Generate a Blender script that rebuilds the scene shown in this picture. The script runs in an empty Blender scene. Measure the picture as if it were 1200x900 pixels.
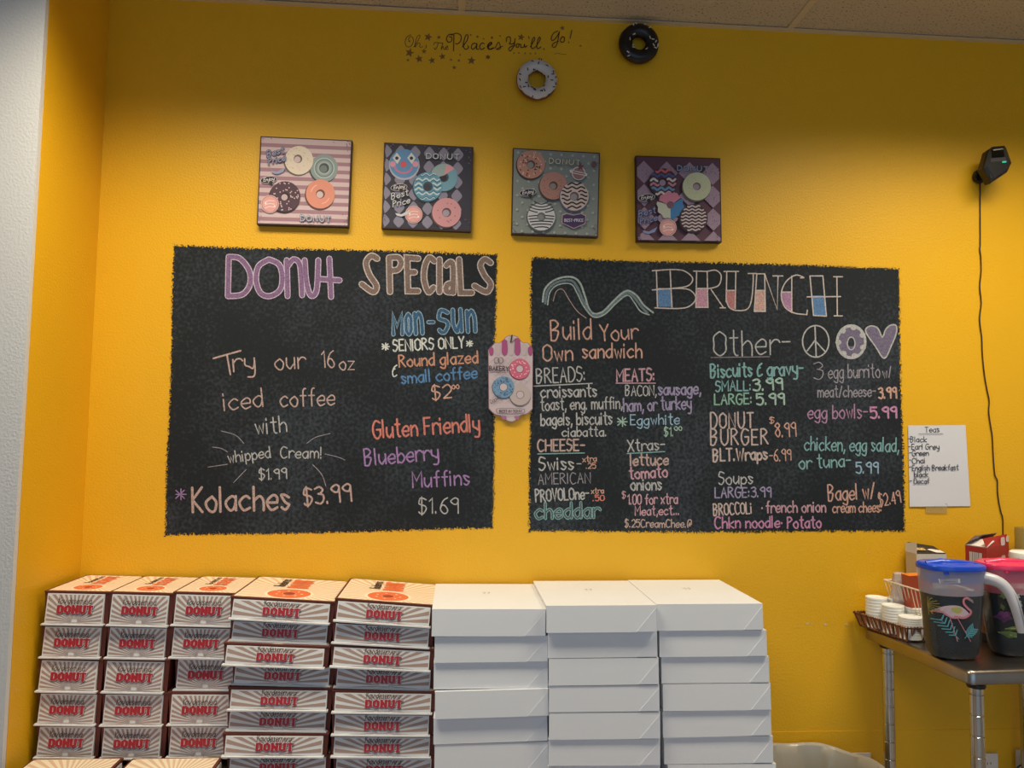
import bpy, math, random
from mathutils import Vector, Matrix
random.seed(7)
# ---------------------------------------------------------------- camera, light, exposure
SC = bpy.context.scene
COL = SC.collection
CAM = Vector((0, -2.7, 1.57)); FPX = 900.0
def cam_axes(yaw, pitch, roll):
    y, p, r = (math.radians(a) for a in (yaw, pitch, roll))
    f = Vector((math.sin(y)*math.cos(p), math.cos(y)*math.cos(p), math.sin(p)))
    rt = Vector((math.cos(y), -math.sin(y), 0)); up = rt.cross(f)
    return math.cos(r)*rt+math.sin(r)*up, -math.sin(r)*rt+math.cos(r)*up, f
RT, UP, FW = cam_axes(4.02, 3.93, .81)
cd = bpy.data.cameras.new('camera'); cam = bpy.data.objects.new('camera', cd); COL.objects.link(cam)
cd.sensor_width = 36; cd.lens = FPX/1200*36; cd.clip_start = .05
cam.matrix_world = Matrix(((RT.x, UP.x, -FW.x, CAM.x), (RT.y, UP.y, -FW.y, CAM.y), (RT.z, UP.z, -FW.z, CAM.z), (0, 0, 0, 1)))
SC.camera = cam
SC.view_settings.view_transform = 'Standard'; SC.view_settings.look = 'None'
SC.view_settings.gamma = 1; SC.view_settings.exposure = 0.0
w = bpy.data.worlds.new('daylight'); SC.world = w; w.use_nodes = True
w.node_tree.nodes['Background'].inputs[0].default_value = (.55, .74, 1, 1)
w.node_tree.nodes['Background'].inputs[1].default_value = .42
def area(name, loc, rot, sx, sy, power, col):
    l = bpy.data.lights.new(name, 'AREA'); l.shape = 'RECTANGLE'; l.size = sx; l.size_y = sy
    l.energy = power; l.color = col
    o = bpy.data.objects.new(name, l); o.location = loc; o.rotation_euler = rot; COL.objects.link(o); return o
TROFFERS = [(-.61, -.92), (1.83, -.92)]
for tx, ty in TROFFERS:
    area('ceiling_lamp_light', (tx, ty, 3.06), (0, 0, 0), 1.1, .5, 31, (1, .88, .67)).data.spread = math.radians(134)
for tx, ty in [(-.62, -4.2), (1.86, -4.2)]:
    area('ceiling_lamp_light', (tx, ty, 3.06), (0, 0, 0), 1.1, .5, 10, (1, .86, .66)).data.spread = math.radians(150)
area('shopfront_daylight', (0.2, -6.3, 1.45), (math.radians(90), 0, 0), 5.0, 2.3, 29, (.37, .65, 1))

# ---------------------------------------------------------------- projection helpers (pixel of the photo -> point in the room)
def ray(px, py): return (px-600)/FPX*RT - (py-450)/FPX*UP + FW
def P(px, py, y=0.0):
    d = ray(px, py); return CAM + d*((y-CAM.y)/d.y)
def PZ(px, py, z):
    d = ray(px, py); return CAM + d*((z-CAM.z)/d.z)
# ---------------------------------------------------------------- materials
def srgb(c):
    return tuple(((v/255)/12.92 if v/255 <= .04045 else ((v/255+.055)/1.055)**2.4) for v in c)+(1,)
MATS = {}
def mat(name, c, rough=.6, metal=0, bump=0, bscale=200, vary=0, vscale=8, alpha=1, spec=.5, lin=False, c2=None, emit=0, trans=0, coord='Object'):
    if name in MATS: return MATS[name]
    m = bpy.data.materials.new(name); m.use_nodes = True; nt = m.node_tree
    b = nt.nodes['Principled BSDF']; col = tuple(c)+(1,) if lin else srgb(c)
    b.inputs['Base Color'].default_value = col; b.inputs['Roughness'].default_value = rough
    b.inputs['Metallic'].default_value = metal; b.inputs['Specular IOR Level'].default_value = spec
    b.inputs['Alpha'].default_value = alpha
    if trans: b.inputs['Transmission Weight'].default_value = trans
    if emit:
        b.inputs['Emission Color'].default_value = col; b.inputs['Emission Strength'].default_value = emit
    tc = nt.nodes.new('ShaderNodeTexCoord')
    if vary:
        n = nt.nodes.new('ShaderNodeTexNoise'); n.inputs['Scale'].default_value = vscale; n.inputs['Detail'].default_value = 6
        r = nt.nodes.new('ShaderNodeValToRGB'); r.color_ramp.elements[0].position = .3; r.color_ramp.elements[1].position = .7
        r.color_ramp.elements[0].color = (tuple(c2)+(1,) if lin else srgb(c2)) if c2 else tuple(v*(1-vary) for v in col[:3])+(1,)
        r.color_ramp.elements[1].color = col
        nt.links.new(tc.outputs[coord], n.inputs['Vector']); nt.links.new(n.outputs['Fac'], r.inputs[0]); nt.links.new(r.outputs[0], b.inputs['Base Color'])
    if bump:
        n = nt.nodes.new('ShaderNodeTexNoise'); n.inputs['Scale'].default_value = bscale; n.inputs['Detail'].default_value = 3
        bp = nt.nodes.new('ShaderNodeBump'); bp.inputs['Strength'].default_value = bump; bp.inputs['Distance'].default_value = .002
        nt.links.new(tc.outputs[coord], n.inputs['Vector']); nt.links.new(n.outputs['Fac'], bp.inputs['Height']); nt.links.new(bp.outputs[0], b.inputs['Normal'])
    MATS[name] = m; return m
def ink(c, rough=.65):
    return mat('ink_%d_%d_%d' % tuple(c), c, rough)
BOARDC = (31, 37, 42)
def chalk(c):
    n = 'chalk_%d_%d_%d' % tuple(c)
    if n in MATS: return MATS[n]
    c = tuple(v+(222-v)*.26 for v in c); m = mat(n, c, .95, spec=.1); nt = m.node_tree; b = nt.nodes['Principled BSDF']
    tc = nt.nodes.new('ShaderNodeTexCoord'); no = nt.nodes.new('ShaderNodeTexNoise'); no.inputs['Scale'].default_value = 330; no.inputs['Detail'].default_value = 2
    r = nt.nodes.new('ShaderNodeValToRGB'); r.color_ramp.elements[0].position = .36; r.color_ramp.elements[1].position = .58
    r.color_ramp.elements[0].color = tuple(a*.45+q*.55 for a, q in zip(srgb(BOARDC), srgb(c))); r.color_ramp.elements[1].color = srgb(c)
    nt.links.new(tc.outputs['Object'], no.inputs['Vector']); nt.links.new(no.outputs['Fac'], r.inputs[0]); nt.links.new(r.outputs[0], b.inputs['Base Color'])
    return m
M_YEL = mat('yellow_paint', (.825, .45, .012), .42, bump=.55, bscale=150, lin=True, vary=.06, vscale=1.6, spec=.42)
M_WHT = mat('white_paint', (.66, .66, .66), .55, bump=.7, bscale=130, lin=True)
M_FLOOR = mat('floor_vinyl', (150, 140, 128), .4, vary=.2, vscale=5)
M_GRID = mat('ceiling_grid_metal', (205, 190, 160), .5)
M_EDGE = mat('panel_edge', (58, 38, 42), .7)
M_MAROON = mat('maroon_carton', (104, 46, 34), .6, vary=.12, vscale=20)
M_FLAP = mat('printed_white_card', (226, 226, 226), .5, vary=.03, vscale=10)
M_LIDC = mat('warm_lit_card', (240, 226, 200), .45)  # lid card: the front's white card with warm lamplight put into its colour
M_RAY = mat('ray_print', (172, 146, 134), .6)
M_RAY2 = mat('lid_ray_print', (220, 186, 156), .6)  # same rays as the front, lightened and warmed as if lit from above
M_RED = mat('red_print', (172, 34, 44), .5)
M_ORG = mat('donut_print', (224, 108, 70), .5)
M_SCR = mat('script_print', (62, 46, 46), .6)
M_CARD = mat('white_carton_card', (228, 231, 236), .5, bump=.05, bscale=30, vary=.03, vscale=7)
M_CARD2 = mat('white_carton_fold', (218, 222, 229), .5)
M_STEEL = mat('stainless_steel', (168, 160, 150), .3, metal=1, bump=.03, bscale=60, vary=.15, vscale=12)
M_CHROME = mat('chrome_post', (200, 200, 200), .16, metal=1)
M_BLK = mat('black_plastic', (22, 22, 24), .38)
M_BLKG = mat('black_gloss', (6, 6, 8), .12)
M_WHITEP = mat('white_plastic', (228, 228, 222), .4, vary=.04, vscale=60)
def tile_mat():
    m = mat('acoustic_tile', (196, 184, 160), .9); nt = m.node_tree; b = nt.nodes['Principled BSDF']
    tc = nt.nodes.new('ShaderNodeTexCoord'); n = nt.nodes.new('ShaderNodeTexNoise'); n.inputs['Scale'].default_value = 130; n.inputs['Detail'].default_value = 4
    r = nt.nodes.new('ShaderNodeValToRGB'); r.color_ramp.elements[0].position = .33; r.color_ramp.elements[1].position = .42
    r.color_ramp.elements[0].color = srgb((110, 98, 80)); r.color_ramp.elements[1].color = srgb((196, 184, 160))
    bp = nt.nodes.new('ShaderNodeBump'); bp.inputs['Strength'].default_value = .8; bp.inputs['Distance'].default_value = .003
    nt.links.new(tc.outputs['Object'], n.inputs['Vector']); nt.links.new(n.outputs['Fac'], r.inputs[0]); nt.links.new(r.outputs[0], b.inputs['Base Color'])
    nt.links.new(n.outputs['Fac'], bp.inputs['Height']); nt.links.new(bp.outputs[0], b.inputs['Normal']); return m
M_TILE = tile_mat()
def board_mat():
    # slate paint with rubbed chalk haze and a stippled brushed margin (attribute 'edge': 1 inside, 0 at the outer rim)
    m = mat('chalkboard_paint', BOARDC, .75, bump=.25, bscale=150, spec=.3); nt = m.node_tree; b = nt.nodes['Principled BSDF']
    N = nt.nodes.new; L = nt.links.new
    tc = N('ShaderNodeTexCoord'); n1 = N('ShaderNodeTexNoise'); n1.inputs['Scale'].default_value = 3.2; n1.inputs['Detail'].default_value = 5
    n2 = N('ShaderNodeTexNoise'); n2.inputs['Scale'].default_value = 90; n2.inputs['Detail'].default_value = 2; n2.inputs['Roughness'].default_value = .4
    mu = N('ShaderNodeMath'); mu.operation = 'MULTIPLY'; r = N('ShaderNodeValToRGB')
    r.color_ramp.elements[0].position = .22; r.color_ramp.elements[1].position = .5
    r.color_ramp.elements[0].color = srgb((26, 32, 37)); r.color_ramp.elements[1].color = srgb((62, 70, 80))
    L(tc.outputs['Object'], n1.inputs['Vector']); L(tc.outputs['Object'], n2.inputs['Vector']); L(n1.outputs['Fac'], mu.inputs[0]); L(n2.outputs['Fac'], mu.inputs[1])
    L(mu.outputs[0], r.inputs[0]); L(r.outputs[0], b.inputs['Base Color'])
    at = N('ShaderNodeAttribute'); at.attribute_name = 'edge'; n3 = N('ShaderNodeTexNoise'); n3.inputs['Scale'].default_value = 220; n3.inputs['Detail'].default_value = 2
    ad = N('ShaderNodeMath'); ad.operation = 'ADD'; gt = N('ShaderNodeMath'); gt.operation = 'GREATER_THAN'; gt.inputs[1].default_value = .86
    L(tc.outputs['Object'], n3.inputs['Vector']); L(at.outputs['Fac'], ad.inputs[0]); L(n3.outputs['Fac'], ad.inputs[1]); L(ad.outputs[0], gt.inputs[0]); L(gt.outputs[0], b.inputs['Alpha'])
    return m
M_BOARD = board_mat()
# ---------------------------------------------------------------- mesh builder
class MB:
    def __init__(s): s.v = []; s.f = []; s.m = []; s.mats = []; s.smooth = False
    def mi(s, m):
        if m not in s.mats: s.mats.append(m)
        return s.mats.index(m)
    def poly(s, pts, m):
        i = len(s.v); s.v += [Vector(p) for p in pts]; s.f.append(tuple(range(i, i+len(pts)))); s.m.append(s.mi(m)); return s
    def faces(s, vs, fs, m):
        i = len(s.v); s.v += [Vector(p) for p in vs]; k = s.mi(m)
        for f in fs: s.f.append(tuple(a+i for a in f)); s.m.append(k)
        return s
    def box(s, lo, hi, m, M=None):
        x0, y0, z0 = lo; x1, y1, z1 = hi
        vs = [Vector(p) for p in ((x0,y0,z0),(x1,y0,z0),(x1,y1,z0),(x0,y1,z0),(x0,y0,z1),(x1,y0,z1),(x1,y1,z1),(x0,y1,z1))]
        if M: vs = [M@p for p in vs]
        return s.faces(vs, [(0,3,2,1),(4,5,6,7),(0,1,5,4),(1,2,6,5),(2,3,7,6),(3,0,4,7)], m)
    def tube(s, pts, r, m, n=8, cap=True):
        pts = [Vector(p) for p in pts]; rs = r if isinstance(r, (list, tuple)) else [r]*len(pts)
        vs = []; fs = []; prev = None
        for i, p in enumerate(pts):
            d = (pts[min(i+1, len(pts)-1)]-pts[max(i-1, 0)]).normalized()
            if prev is None:
                a = Vector((0, 0, 1)) if abs(d.z) < .9 else Vector((1, 0, 0)); u = d.cross(a).normalized()
            else: u = (prev-d*prev.dot(d)).normalized()
            prev = u; q = d.cross(u)
            for k in range(n):
                t = 2*math.pi*k/n; vs.append(p+rs[i]*(math.cos(t)*u+math.sin(t)*q))
        for i in range(len(pts)-1):
            for k in range(n):
                a = i*n+k; b = i*n+(k+1) % n; fs.append((a, b, b+n, a+n))
        if cap: fs += [tuple(range(n))[::-1], tuple(range(len(vs)-n, len(vs)))]
        return s.faces(vs, fs, m)
    def lathe(s, prof, c, m, n=32, sx=1, sy=1, pw=1, close=True):
        vs = []; fs = []
        for r, z in prof:
            for k in range(n):
                t = 2*math.pi*k/n; ct, st = math.cos(t), math.sin(t)
                if pw != 1: ct = math.copysign(abs(ct)**pw, ct); st = math.copysign(abs(st)**pw, st)
                vs.append(Vector((c[0]+r*sx*ct, c[1]+r*sy*st, c[2]+z)))
        for i in range(len(prof)-1):
            for k in range(n):
                a = i*n+k; b = i*n+(k+1) % n; fs.append((a, b, b+n, a+n))
        if close:
            if prof[0][0] > 1e-5: fs.append(tuple(range(n))[::-1])
            if prof[-1][0] > 1e-5: fs.append(tuple(range(len(vs)-n, len(vs))))
        return s.faces(vs, fs, m)
    def build(s, name, parent=None, origin=None, smooth=None):
        me = bpy.data.meshes.new(name); o = bpy.data.objects.new(name, me); COL.objects.link(o)
        org = Vector((0, 0, 0))
        if parent is not None: o.parent = parent; org = Vector(parent.get('_o', (0, 0, 0)))
        elif origin == 'none': pass
        else:
            xs = [p.x for p in s.v]; ys = [p.y for p in s.v]; zs = [p.z for p in s.v]
            org = Vector(((min(xs)+max(xs))/2, (min(ys)+max(ys))/2, min(zs))); o.location = org
        me.from_pydata([p-org for p in s.v], [], s.f)
        for m in s.mats: me.materials.append(m)
        me.polygons.foreach_set('material_index', s.m)
        if s.smooth if smooth is None else smooth:
            me.polygons.foreach_set('use_smooth', [True]*len(s.f))
            try: me.set_sharp_from_angle(angle=math.radians(38))
            except Exception: pass
        me.update(); o['_o'] = tuple(org); return o
def tag(o, label=None, cat=None, group=None, kind=None):
    if label: o['label'] = label
    if cat: o['category'] = cat
    if group: o['group'] = group
    if kind: o['kind'] = kind
    return o
def empty(name, loc, label=None, cat=None, group=None):
    o = bpy.data.objects.new(name, None); o.location = loc; o.empty_display_size = .05; COL.objects.link(o); o['_o'] = tuple(loc)
    return tag(o, label, cat, group)
def copy_tree(o, parent=None):
    c = o.copy(); COL.objects.link(c)
    if parent: c.parent = parent
    for ch in list(o.children): copy_tree(ch, c)
    return c
def spline(pts, k=6, closed=False):
    if len(pts) < 3: return list(pts)
    n = len(pts); out = []; rng = n if closed else n-1
    for i in range(rng):
        g = (lambda j: pts[j % n]) if closed else (lambda j: pts[max(0, min(n-1, j))])
        a, b, c, d = g(i-1), g(i), g(i+1), g(i+2)
        for t in range(k):
            t /= k
            out.append(tuple(.5*((2*b[q])+(-a[q]+c[q])*t+(2*a[q]-5*b[q]+4*c[q]-d[q])*t*t+(-a[q]+3*b[q]-3*c[q]+d[q])*t**3) for q in range(len(b))))
    out.append(pts[0] if closed else pts[-1]); return out
def star(cx, cy, r, a=0, inner=.42):
    return [(cx+(r if i % 2 == 0 else r*inner)*math.sin(a+i*math.pi/5), cy-(r if i % 2 == 0 else r*inner)*math.cos(a+i*math.pi/5)) for i in range(10)]
def circ(cx, cy, r, r2=None, n=28, a0=0, a1=2*math.pi):
    r2 = r2 or r; full = a1-a0 > 6.28; k = n if full else n+1
    return [(cx+r*math.cos(a0+(a1-a0)*i/n), cy+r2*math.sin(a0+(a1-a0)*i/n)) for i in range(k)]
class Print:
    """flat print in 2-D coordinates; f(x, y, layer) gives the room point; every stroke lies a hair above the last"""
    def __init__(s, f): s.f = f; s.mb = MB(); s.l = 0
    def lay(s): s.l += 1; return s.l
    fan = False
    def poly(s, pts, m):
        l = s.lay()
        if not s.fan: s.mb.poly([s.f(x, y, l) for x, y in pts], m); return s
        n = len(pts); cx, cy = sum(p[0] for p in pts)/n, sum(p[1] for p in pts)/n     # follows a curved surface
        V = [s.f(cx, cy, l)]+[s.f(cx+(x-cx)*t, cy+(y-cy)*t, l) for t in (.35, .7, 1) for x, y in pts]
        s.mb.faces(V, [(0, 1+i, 1+(i+1) % n) for i in range(n)]+[(1+j*n+i, 1+(j+1)*n+i, 1+(j+1)*n+(i+1) % n, 1+j*n+(i+1) % n) for j in (0, 1) for i in range(n)], m); return s
    def ring(s, cx, cy, r, m, h=.28, r2=None, n=28):
        r2 = r2 or r; l = s.lay(); A = circ(cx, cy, r, r2, n); B = circ(cx, cy, r*h, r2*h, n)
        s.mb.faces([s.f(x, y, l) for x, y in A+B], [(i, (i+1) % n, n+(i+1) % n, n+i) for i in range(n)], m); return s
    def line(s, pts, wd, m, smooth=False, closed=False, l=None):
        if smooth: pts = spline(pts, 5, closed)
        elif closed: pts = list(pts)+[pts[0]]
        q = [pts[0]]
        for p in pts[1:]:
            if abs(p[0]-q[-1][0])+abs(p[1]-q[-1][1]) > 1e-6: q.append(p)
        pts = q
        if len(pts) < 2: pts = [pts[0], (pts[0][0]+wd*.1, pts[0][1])]
        l = l or s.lay(); h = wd/2; V = []; F = []
        n = len(pts)
        LV = []
        for i, p in enumerate(pts):
            a = pts[max(0, i-1)]; b = pts[min(n-1, i+1)]
            def nrm(u, v):
                dx, dy = v[0]-u[0], v[1]-u[1]; L = math.hypot(dx, dy) or 1; return (-dy/L, dx/L)
            n1 = nrm(a, p) if i > 0 else nrm(p, b); n2 = nrm(p, b) if i < n-1 else n1
            mx, my = n1[0]+n2[0], n1[1]+n2[1]; L = math.hypot(mx, my)
            if L < .3: mx, my, k = n1[0], n1[1], 1
            else:
                mx /= L; my /= L; k = min(1.5, 1/max(.3, mx*n1[0]+my*n1[1]))
            V += [(p[0]+mx*h*k, p[1]+my*h*k), (p[0]-mx*h*k, p[1]-my*h*k)]; LV += [l+.3*i/n]*2
        for i in range(n-1): F.append((2*i, 2*i+1, 2*i+3, 2*i+2))
        for (e, o) in ((pts[0], pts[1]), (pts[-1], pts[-2])):      # round ends
            a = math.atan2(e[1]-o[1], e[0]-o[0]); k = len(V)
            V += [(e[0]+h*math.cos(a+t), e[1]+h*math.sin(a+t)) for t in (-1.57, -.8, 0, .8, 1.57)]; F.append((k, k+1, k+2, k+3, k+4))
            LV += [l+(0 if e is pts[0] else .3)]*5
        s.mb.faces([s.f(V[i][0], V[i][1], LV[i]) for i in range(len(V))], F, m); return s
    def build(s, name, parent): return s.mb.build(name, parent)
# ---------------------------------------------------------------- hand lettering (single-stroke alphabet on a 10-unit cap height)
G = {
'A': '6|003a60|1454', 'B': '6|0a00|~0a3a583605|~0535543000', 'C': '6|~694a2a0703204061', 'D': '6|0a00|~0a3a67633000', 'E': '5|5a0a0050|0545',
'F': '5|5a0a00|0545', 'G': '6|~694a2a0703204062|626535', 'H': '6|0a00|6a60|0565', 'I': '1|0a00', 'J': '5|~5a52301001', 'K': '5|0a00|5a0550',
'L': '5|0a0050', 'M': '7|000a347a70', 'N': '6|000a606a', 'O': '6|~3a0805023062656 83a'.replace(' ', ''), 'P': '5|000a|~0a3a583605', 'R': '6|000a|~0a3a583605|2560',
'S': '5|~593a1a071645533010 01'.replace(' ', ''), 'T': '6|0a6a|3a30', 'U': '6|~0a032040636a', 'V': '6|0a306a', 'W': '8|0a20486 08a'.replace(' ', ''), 'X': '6|0a60|6a00',
'Y': '6|0a35|6a3530', 'Z': '6|0a6a0060', 'Q': '6|~3a08050230626568 3a|4260'.replace(' ', ''),
'a': '5|~553604022041 54|5650'.replace(' ', ''), 'b': '5|0a00|~043654523001', 'c': '5|~553604022051', 'd': '5|~55360402204154|5a50', 'e': '5|0353|~535536040220 51'.replace(' ', ''),
'f': '4|~4a3a2820|0646', 'g': '5|~5536040220 4154|~5650 4x2x0y'.replace(' ', ''), 'h': '5|0a00|~04365450', 'i': '1|0600|0908', 'j': '2|~262z1x0x|2928', 'k': '5|0a00|560350',
'l': '1|0a00', 'm': '8|0600|~04264440|~44668480', 'n': '5|0600|~04365450', 'o': '5|~36040220405254 36'.replace(' ', ''), 'p': '5|060x|~043654523001', 'q': '5|~55360402204154|565x',
'r': '4|0600|~04264655', 's': '4|~4526062342200 1'.replace(' ', ''), 't': '4|~2a223040|0747', 'u': '5|~0602203153|5650', 'v': '5|063056', 'w': '6|0620355066'.replace(' ', ''), 'x': '5|0650|5600',
'y': '5|~0603224154|~56504x1x', 'z': '5|06560050',
'0': '5|~3a08022052583a', '1': '2|082a20', '2': '5|~083a585500|0050', '3': '5|~093a583626|~2655523001', '4': '5|4a0353|4a40', '5': '5|5a0a06|~063755523001', '6': '5|~5a28032040523515 03'.replace(' ', ''),
'7': '5|0a5a20', '8': '5|~3a083653300336583a', '9': '5|~593a0826 4658|5950'.replace(' ', ''), '$': '5|~593a1a071645533010 01|2b2z'.replace(' ', ''), '.': '1|0001', ',': '1|110y', ':': '1|0102|0506',
'!': '1|0a03|0001', '-': '4|0545', '/': '4|004a', '&': '5|~59381636|~1603103051', '*': '6|0852|5802|3931|0565', "'": '1|0a08', '@': '6|~4634234245 4464|~64692a04 10'.replace(' ', ''), '+': '4|0545|2723',
}
CH = {c: i for i, c in enumerate('0123456789abcd')}; CH.update({'z': -1, 'y': -2, 'x': -3, 'w': -4})
GL = {}
for k_, v_ in G.items():
    p_ = v_.split('|'); st = []
    for q_ in p_[1:]:
        sm = q_[0] == '~'; q_ = q_.lstrip('~'); pts_ = [(CH[q_[i]], CH[q_[i+1]]) for i in range(0, len(q_)-1, 2)]
        st.append((sm, pts_))
    GL[k_] = (int(p_[0]), st)
def layout(txt, gap=2.2, space=4):
    x = 0; out = []
    for c in txt:
        if c == ' ': x += space; continue
        wd, st = GL[c]; out.append((x, st)); x += wd+gap
    return x-gap, out
def text(pr, txt, x0, y0, x1, y1, h, wd, m, m2=None, w2=0, jit=.25, slant=0, xs=None, gap=2.2, space=4, rnd=None):
    """letter a phrase between two baseline ends; h = cap height, wd = stroke width; m2/w2 = wider outline drawn below"""
    rnd = rnd or random.Random(txt); W, gl = layout(txt, gap, space); L = math.hypot(x1-x0, y1-y0); ux, uy = (x1-x0)/L, (y1-y0)/L; vx, vy = uy, -ux
    if vy > 0 and not pr.flip: vx, vy = -vx, -vy
    if pr.flip: vx, vy = -uy, ux
    sx = L/max(W, 1); sy = h/10; strokes = []
    for gx, st in gl:
        jy = rnd.uniform(-jit, jit); js = 1+rnd.uniform(-.05, .05)*jit*3
        for sm, pts in st:
            q = []
            for a, b in pts:
                X = (gx+a+b*slant*sy/sx)*sx; Y = (b*js+jy)*sy; q.append((x0+ux*X+vx*Y, y0+uy*X+vy*Y))
            strokes.append(spline(q, 4) if sm else q)
    if m2:
        for q in strokes: pr.l += .35; pr.line(q, w2, m2, l=pr.l)
        pr.l += 1
    for q in strokes: pr.l += .35; pr.line(q, wd, m, l=pr.l)
    pr.l += .5
Print.flip = False
def wallprint(y=0.0, dl=.00009): return Print(lambda x, z, l: P(x, z, y-.0004-dl*l))

# ================================================================= THE SETTING
XL = -1.247; ZC = 3.10
def structure(name, mb, **k): o = mb.build(name, origin='none', **k); o['kind'] = 'structure'; return o
structure('wall_back', MB().box((XL-.1, 0, 0), (3.6, .12, ZC+.1), M_YEL))
wl = MB(); wl.box((XL-.14, -.38, 0), (XL, 0, ZC+.1), M_YEL); structure('wall_left', wl)
structure('wall_front_left', MB().box((-3.6, -.40, 0), (XL-.0005, -.381, ZC+.1), M_WHT))
structure('wall_far_left', MB().box((-3.72, -6.5, 0), (-3.6, -.38, ZC+.1), M_WHT))
structure('wall_right', MB().box((3.6, -6.5, 0), (3.72, .12, ZC+.1), M_WHT))
structure('floor', MB().box((-3.72, -6.5, -.1), (3.72, .12, 0), M_FLOOR))
cl = structure('ceiling', MB().box((-3.72, -6.5, ZC+.06), (3.72, .12, ZC+.12), M_WHT))
cl['_o'] = (0, 0, 0)
T0 = P(541, 18).x; n_tile = 0
tile = None
for i in range(-3, 3):
    for j in range(0, 10):
        x0 = T0+i*1.2192; y1 = -.012-j*.6096
        if tile is None:
            tile = MB().box((.008, -.602, 0), (1.211, -.004, .016), M_TILE).build('ceiling_tile', cl); o = tile
        else: o = tile.copy(); COL.objects.link(o)
        o.location = (x0, y1, ZC+.001+random.uniform(0, .002))
gb = None
for i in range(-3, 4):
    if gb is None: gb = MB().box((-.012, -6.4, -.003), (.012, -.02, .03), M_GRID).build('grid_bar', cl); o = gb
    else: o = gb.copy(); COL.objects.link(o)
    o.location = (T0+i*1.2192, 0, ZC)
MBr = None
for j in range(1, 10):
    if MBr is None: MBr = MB().box((-3.6, -.012, -.0025), (3.6, .012, .03), M_GRID).build('grid_bar', cl); o = MBr
    else: o = MBr.copy(); COL.objects.link(o)
    o.location = (0, -.012-j*.6096, ZC)
t = MB(); t.box((XL, -.024, ZC-.004), (3.6, 0, ZC-.001), M_GRID); structure('trim_1', t)
t = MB(); t.box((XL, -.002, .0), (3.6, 0, P(950, 857).z), M_YEL); structure('trim_2', t)
# small chips and scuffs in the yellow paint
pr = wallprint()
for (x, y, r) in ((946, 731, 2.2), (951, 732, 1.6), (967, 731.5, 3), (992, 732, 2.4), (942, 861, 1.8), (905, 825, 1.2), (1018, 648, 1.6), (975, 731, 1), (936, 733, 1.2)):
    pr.poly([(x+r*random.uniform(.5, 1.2)*math.cos(a), y+.6*r*random.uniform(.5, 1.2)*math.sin(a)) for a in [k*.9 for k in range(7)]], ink((214, 190, 140)))
o = pr.mb.build('paint_chip', origin='none'); tag(o, 'pale chips in the yellow wall paint beside the white boxes', 'paint chips', kind='stuff')
# recessed fluorescent fittings of the ceiling (out of the picture, they light the wall)
for tx, ty in TROFFERS:
    e = empty('ceiling_light', (tx, ty, ZC-.03), 'warm %s fluorescent panel overhead' % ('left' if tx < 0 else 'right'), 'ceiling light', 'ceiling fluorescent panels')
    MB().box((tx-.6, ty-.3, ZC-.012), (tx+.6, ty+.3, ZC-.004), M_GRID).build('frame', e)
# ================================================================= CHALKBOARDS
def board(name, corners, label, wob, seed):
    rnd = random.Random(seed); e = empty(name, P(sum(c[0] for c in corners)/4, sum(c[1] for c in corners)/4), label, 'chalkboard')
    e['_o'] = tuple(e.location)
    cx = sum(c[0] for c in corners)/4; cy = sum(c[1] for c in corners)/4; ring = []
    for i in range(4):
        a, b = corners[i], corners[(i+1) % 4]; n = 90
        for k in range(n):
            t_ = k/n; ring.append((a[0]+(b[0]-a[0])*t_+wob*math.sin(t_*9+i)+rnd.uniform(-.35, .35), a[1]+(b[1]-a[1])*t_+wob*math.sin(t_*7+i*2)+rnd.uniform(-.35, .35)))
    def sc(p, d):
        dx = 1 if p[0] > cx else -1; L = (abs(p[0]-cx)/ (abs(corners[1][0]-cx)), abs(p[1]-cy)/abs(corners[2][1]-cy))
        return (p[0]+d*(p[0]-cx)/abs(corners[1][0]-cx), p[1]+d*(p[1]-cy)/abs(corners[2][1]-cy))
    N = len(ring); rows = [[sc(p, d) for p in ring] for d in (-3.5, 0, 5)]
    vs = [P(x, y, -.0012) for r_ in rows for x, y in r_]
    fs = [tuple(range(N))]
    for r_ in range(2):
        for k in range(N): fs.append((r_*N+k, (r_+1)*N+k, (r_+1)*N+(k+1) % N, r_*N+(k+1) % N))
    mb = MB(); mb.faces(vs, fs, M_BOARD); o = mb.build('painted_slate', e)
    at = o.data.attributes.new('edge', 'FLOAT', 'POINT'); at.data.foreach_set('value', [1.0]*N+[.55]*N+[.12]*N)
    return e
LB = board('chalkboard', [(206.5, 290), (579.5, 300.5), (575, 617), (196, 625)], 'left chalkboard painted on the yellow wall, headed DONUT SPECIALS', .6, 1)
RB = board('chalkboard', [(625.5, 304), (1050.5, 317), (1058, 620.5), (622.5, 620.5)], 'right chalkboard painted on the yellow wall, headed BRUNCH', .6, 2)
C = dict(w=(176, 176, 178), pk=(196, 140, 158), pu=(150, 104, 178), tan=(186, 152, 144), co=(214, 104, 88), bl=(52, 112, 178), wt=(214, 220, 216), or_=(200, 128, 96), vi=(142, 130, 176),
         te=(104, 164, 168), gr=(150, 190, 172), dim=(134, 128, 142), pe=(206, 148, 128), lb=(132, 176, 208), mg=(196, 118, 168), br=(160, 128, 116))
def T(bd, txt, x0, y0, x1, y1, h, wd, c, label=None, c2=None, w2=0, sup=None, under=None, uc=None, **k):
    pr = wallprint(-.0014)
    text(pr, txt, x0, y0, x1, y1, h, wd, chalk(C[c]), chalk(C[c2]) if c2 else None, w2, **k)
    if sup: text(pr, 'oo', sup[0], sup[1], sup[2], sup[3], 8, 1.1, chalk(C[c]))
    if under: pr.line(under, 1.3, chalk(C[uc or c]))
    o = pr.build('chalk_lettering', bd)
    return o
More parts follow.
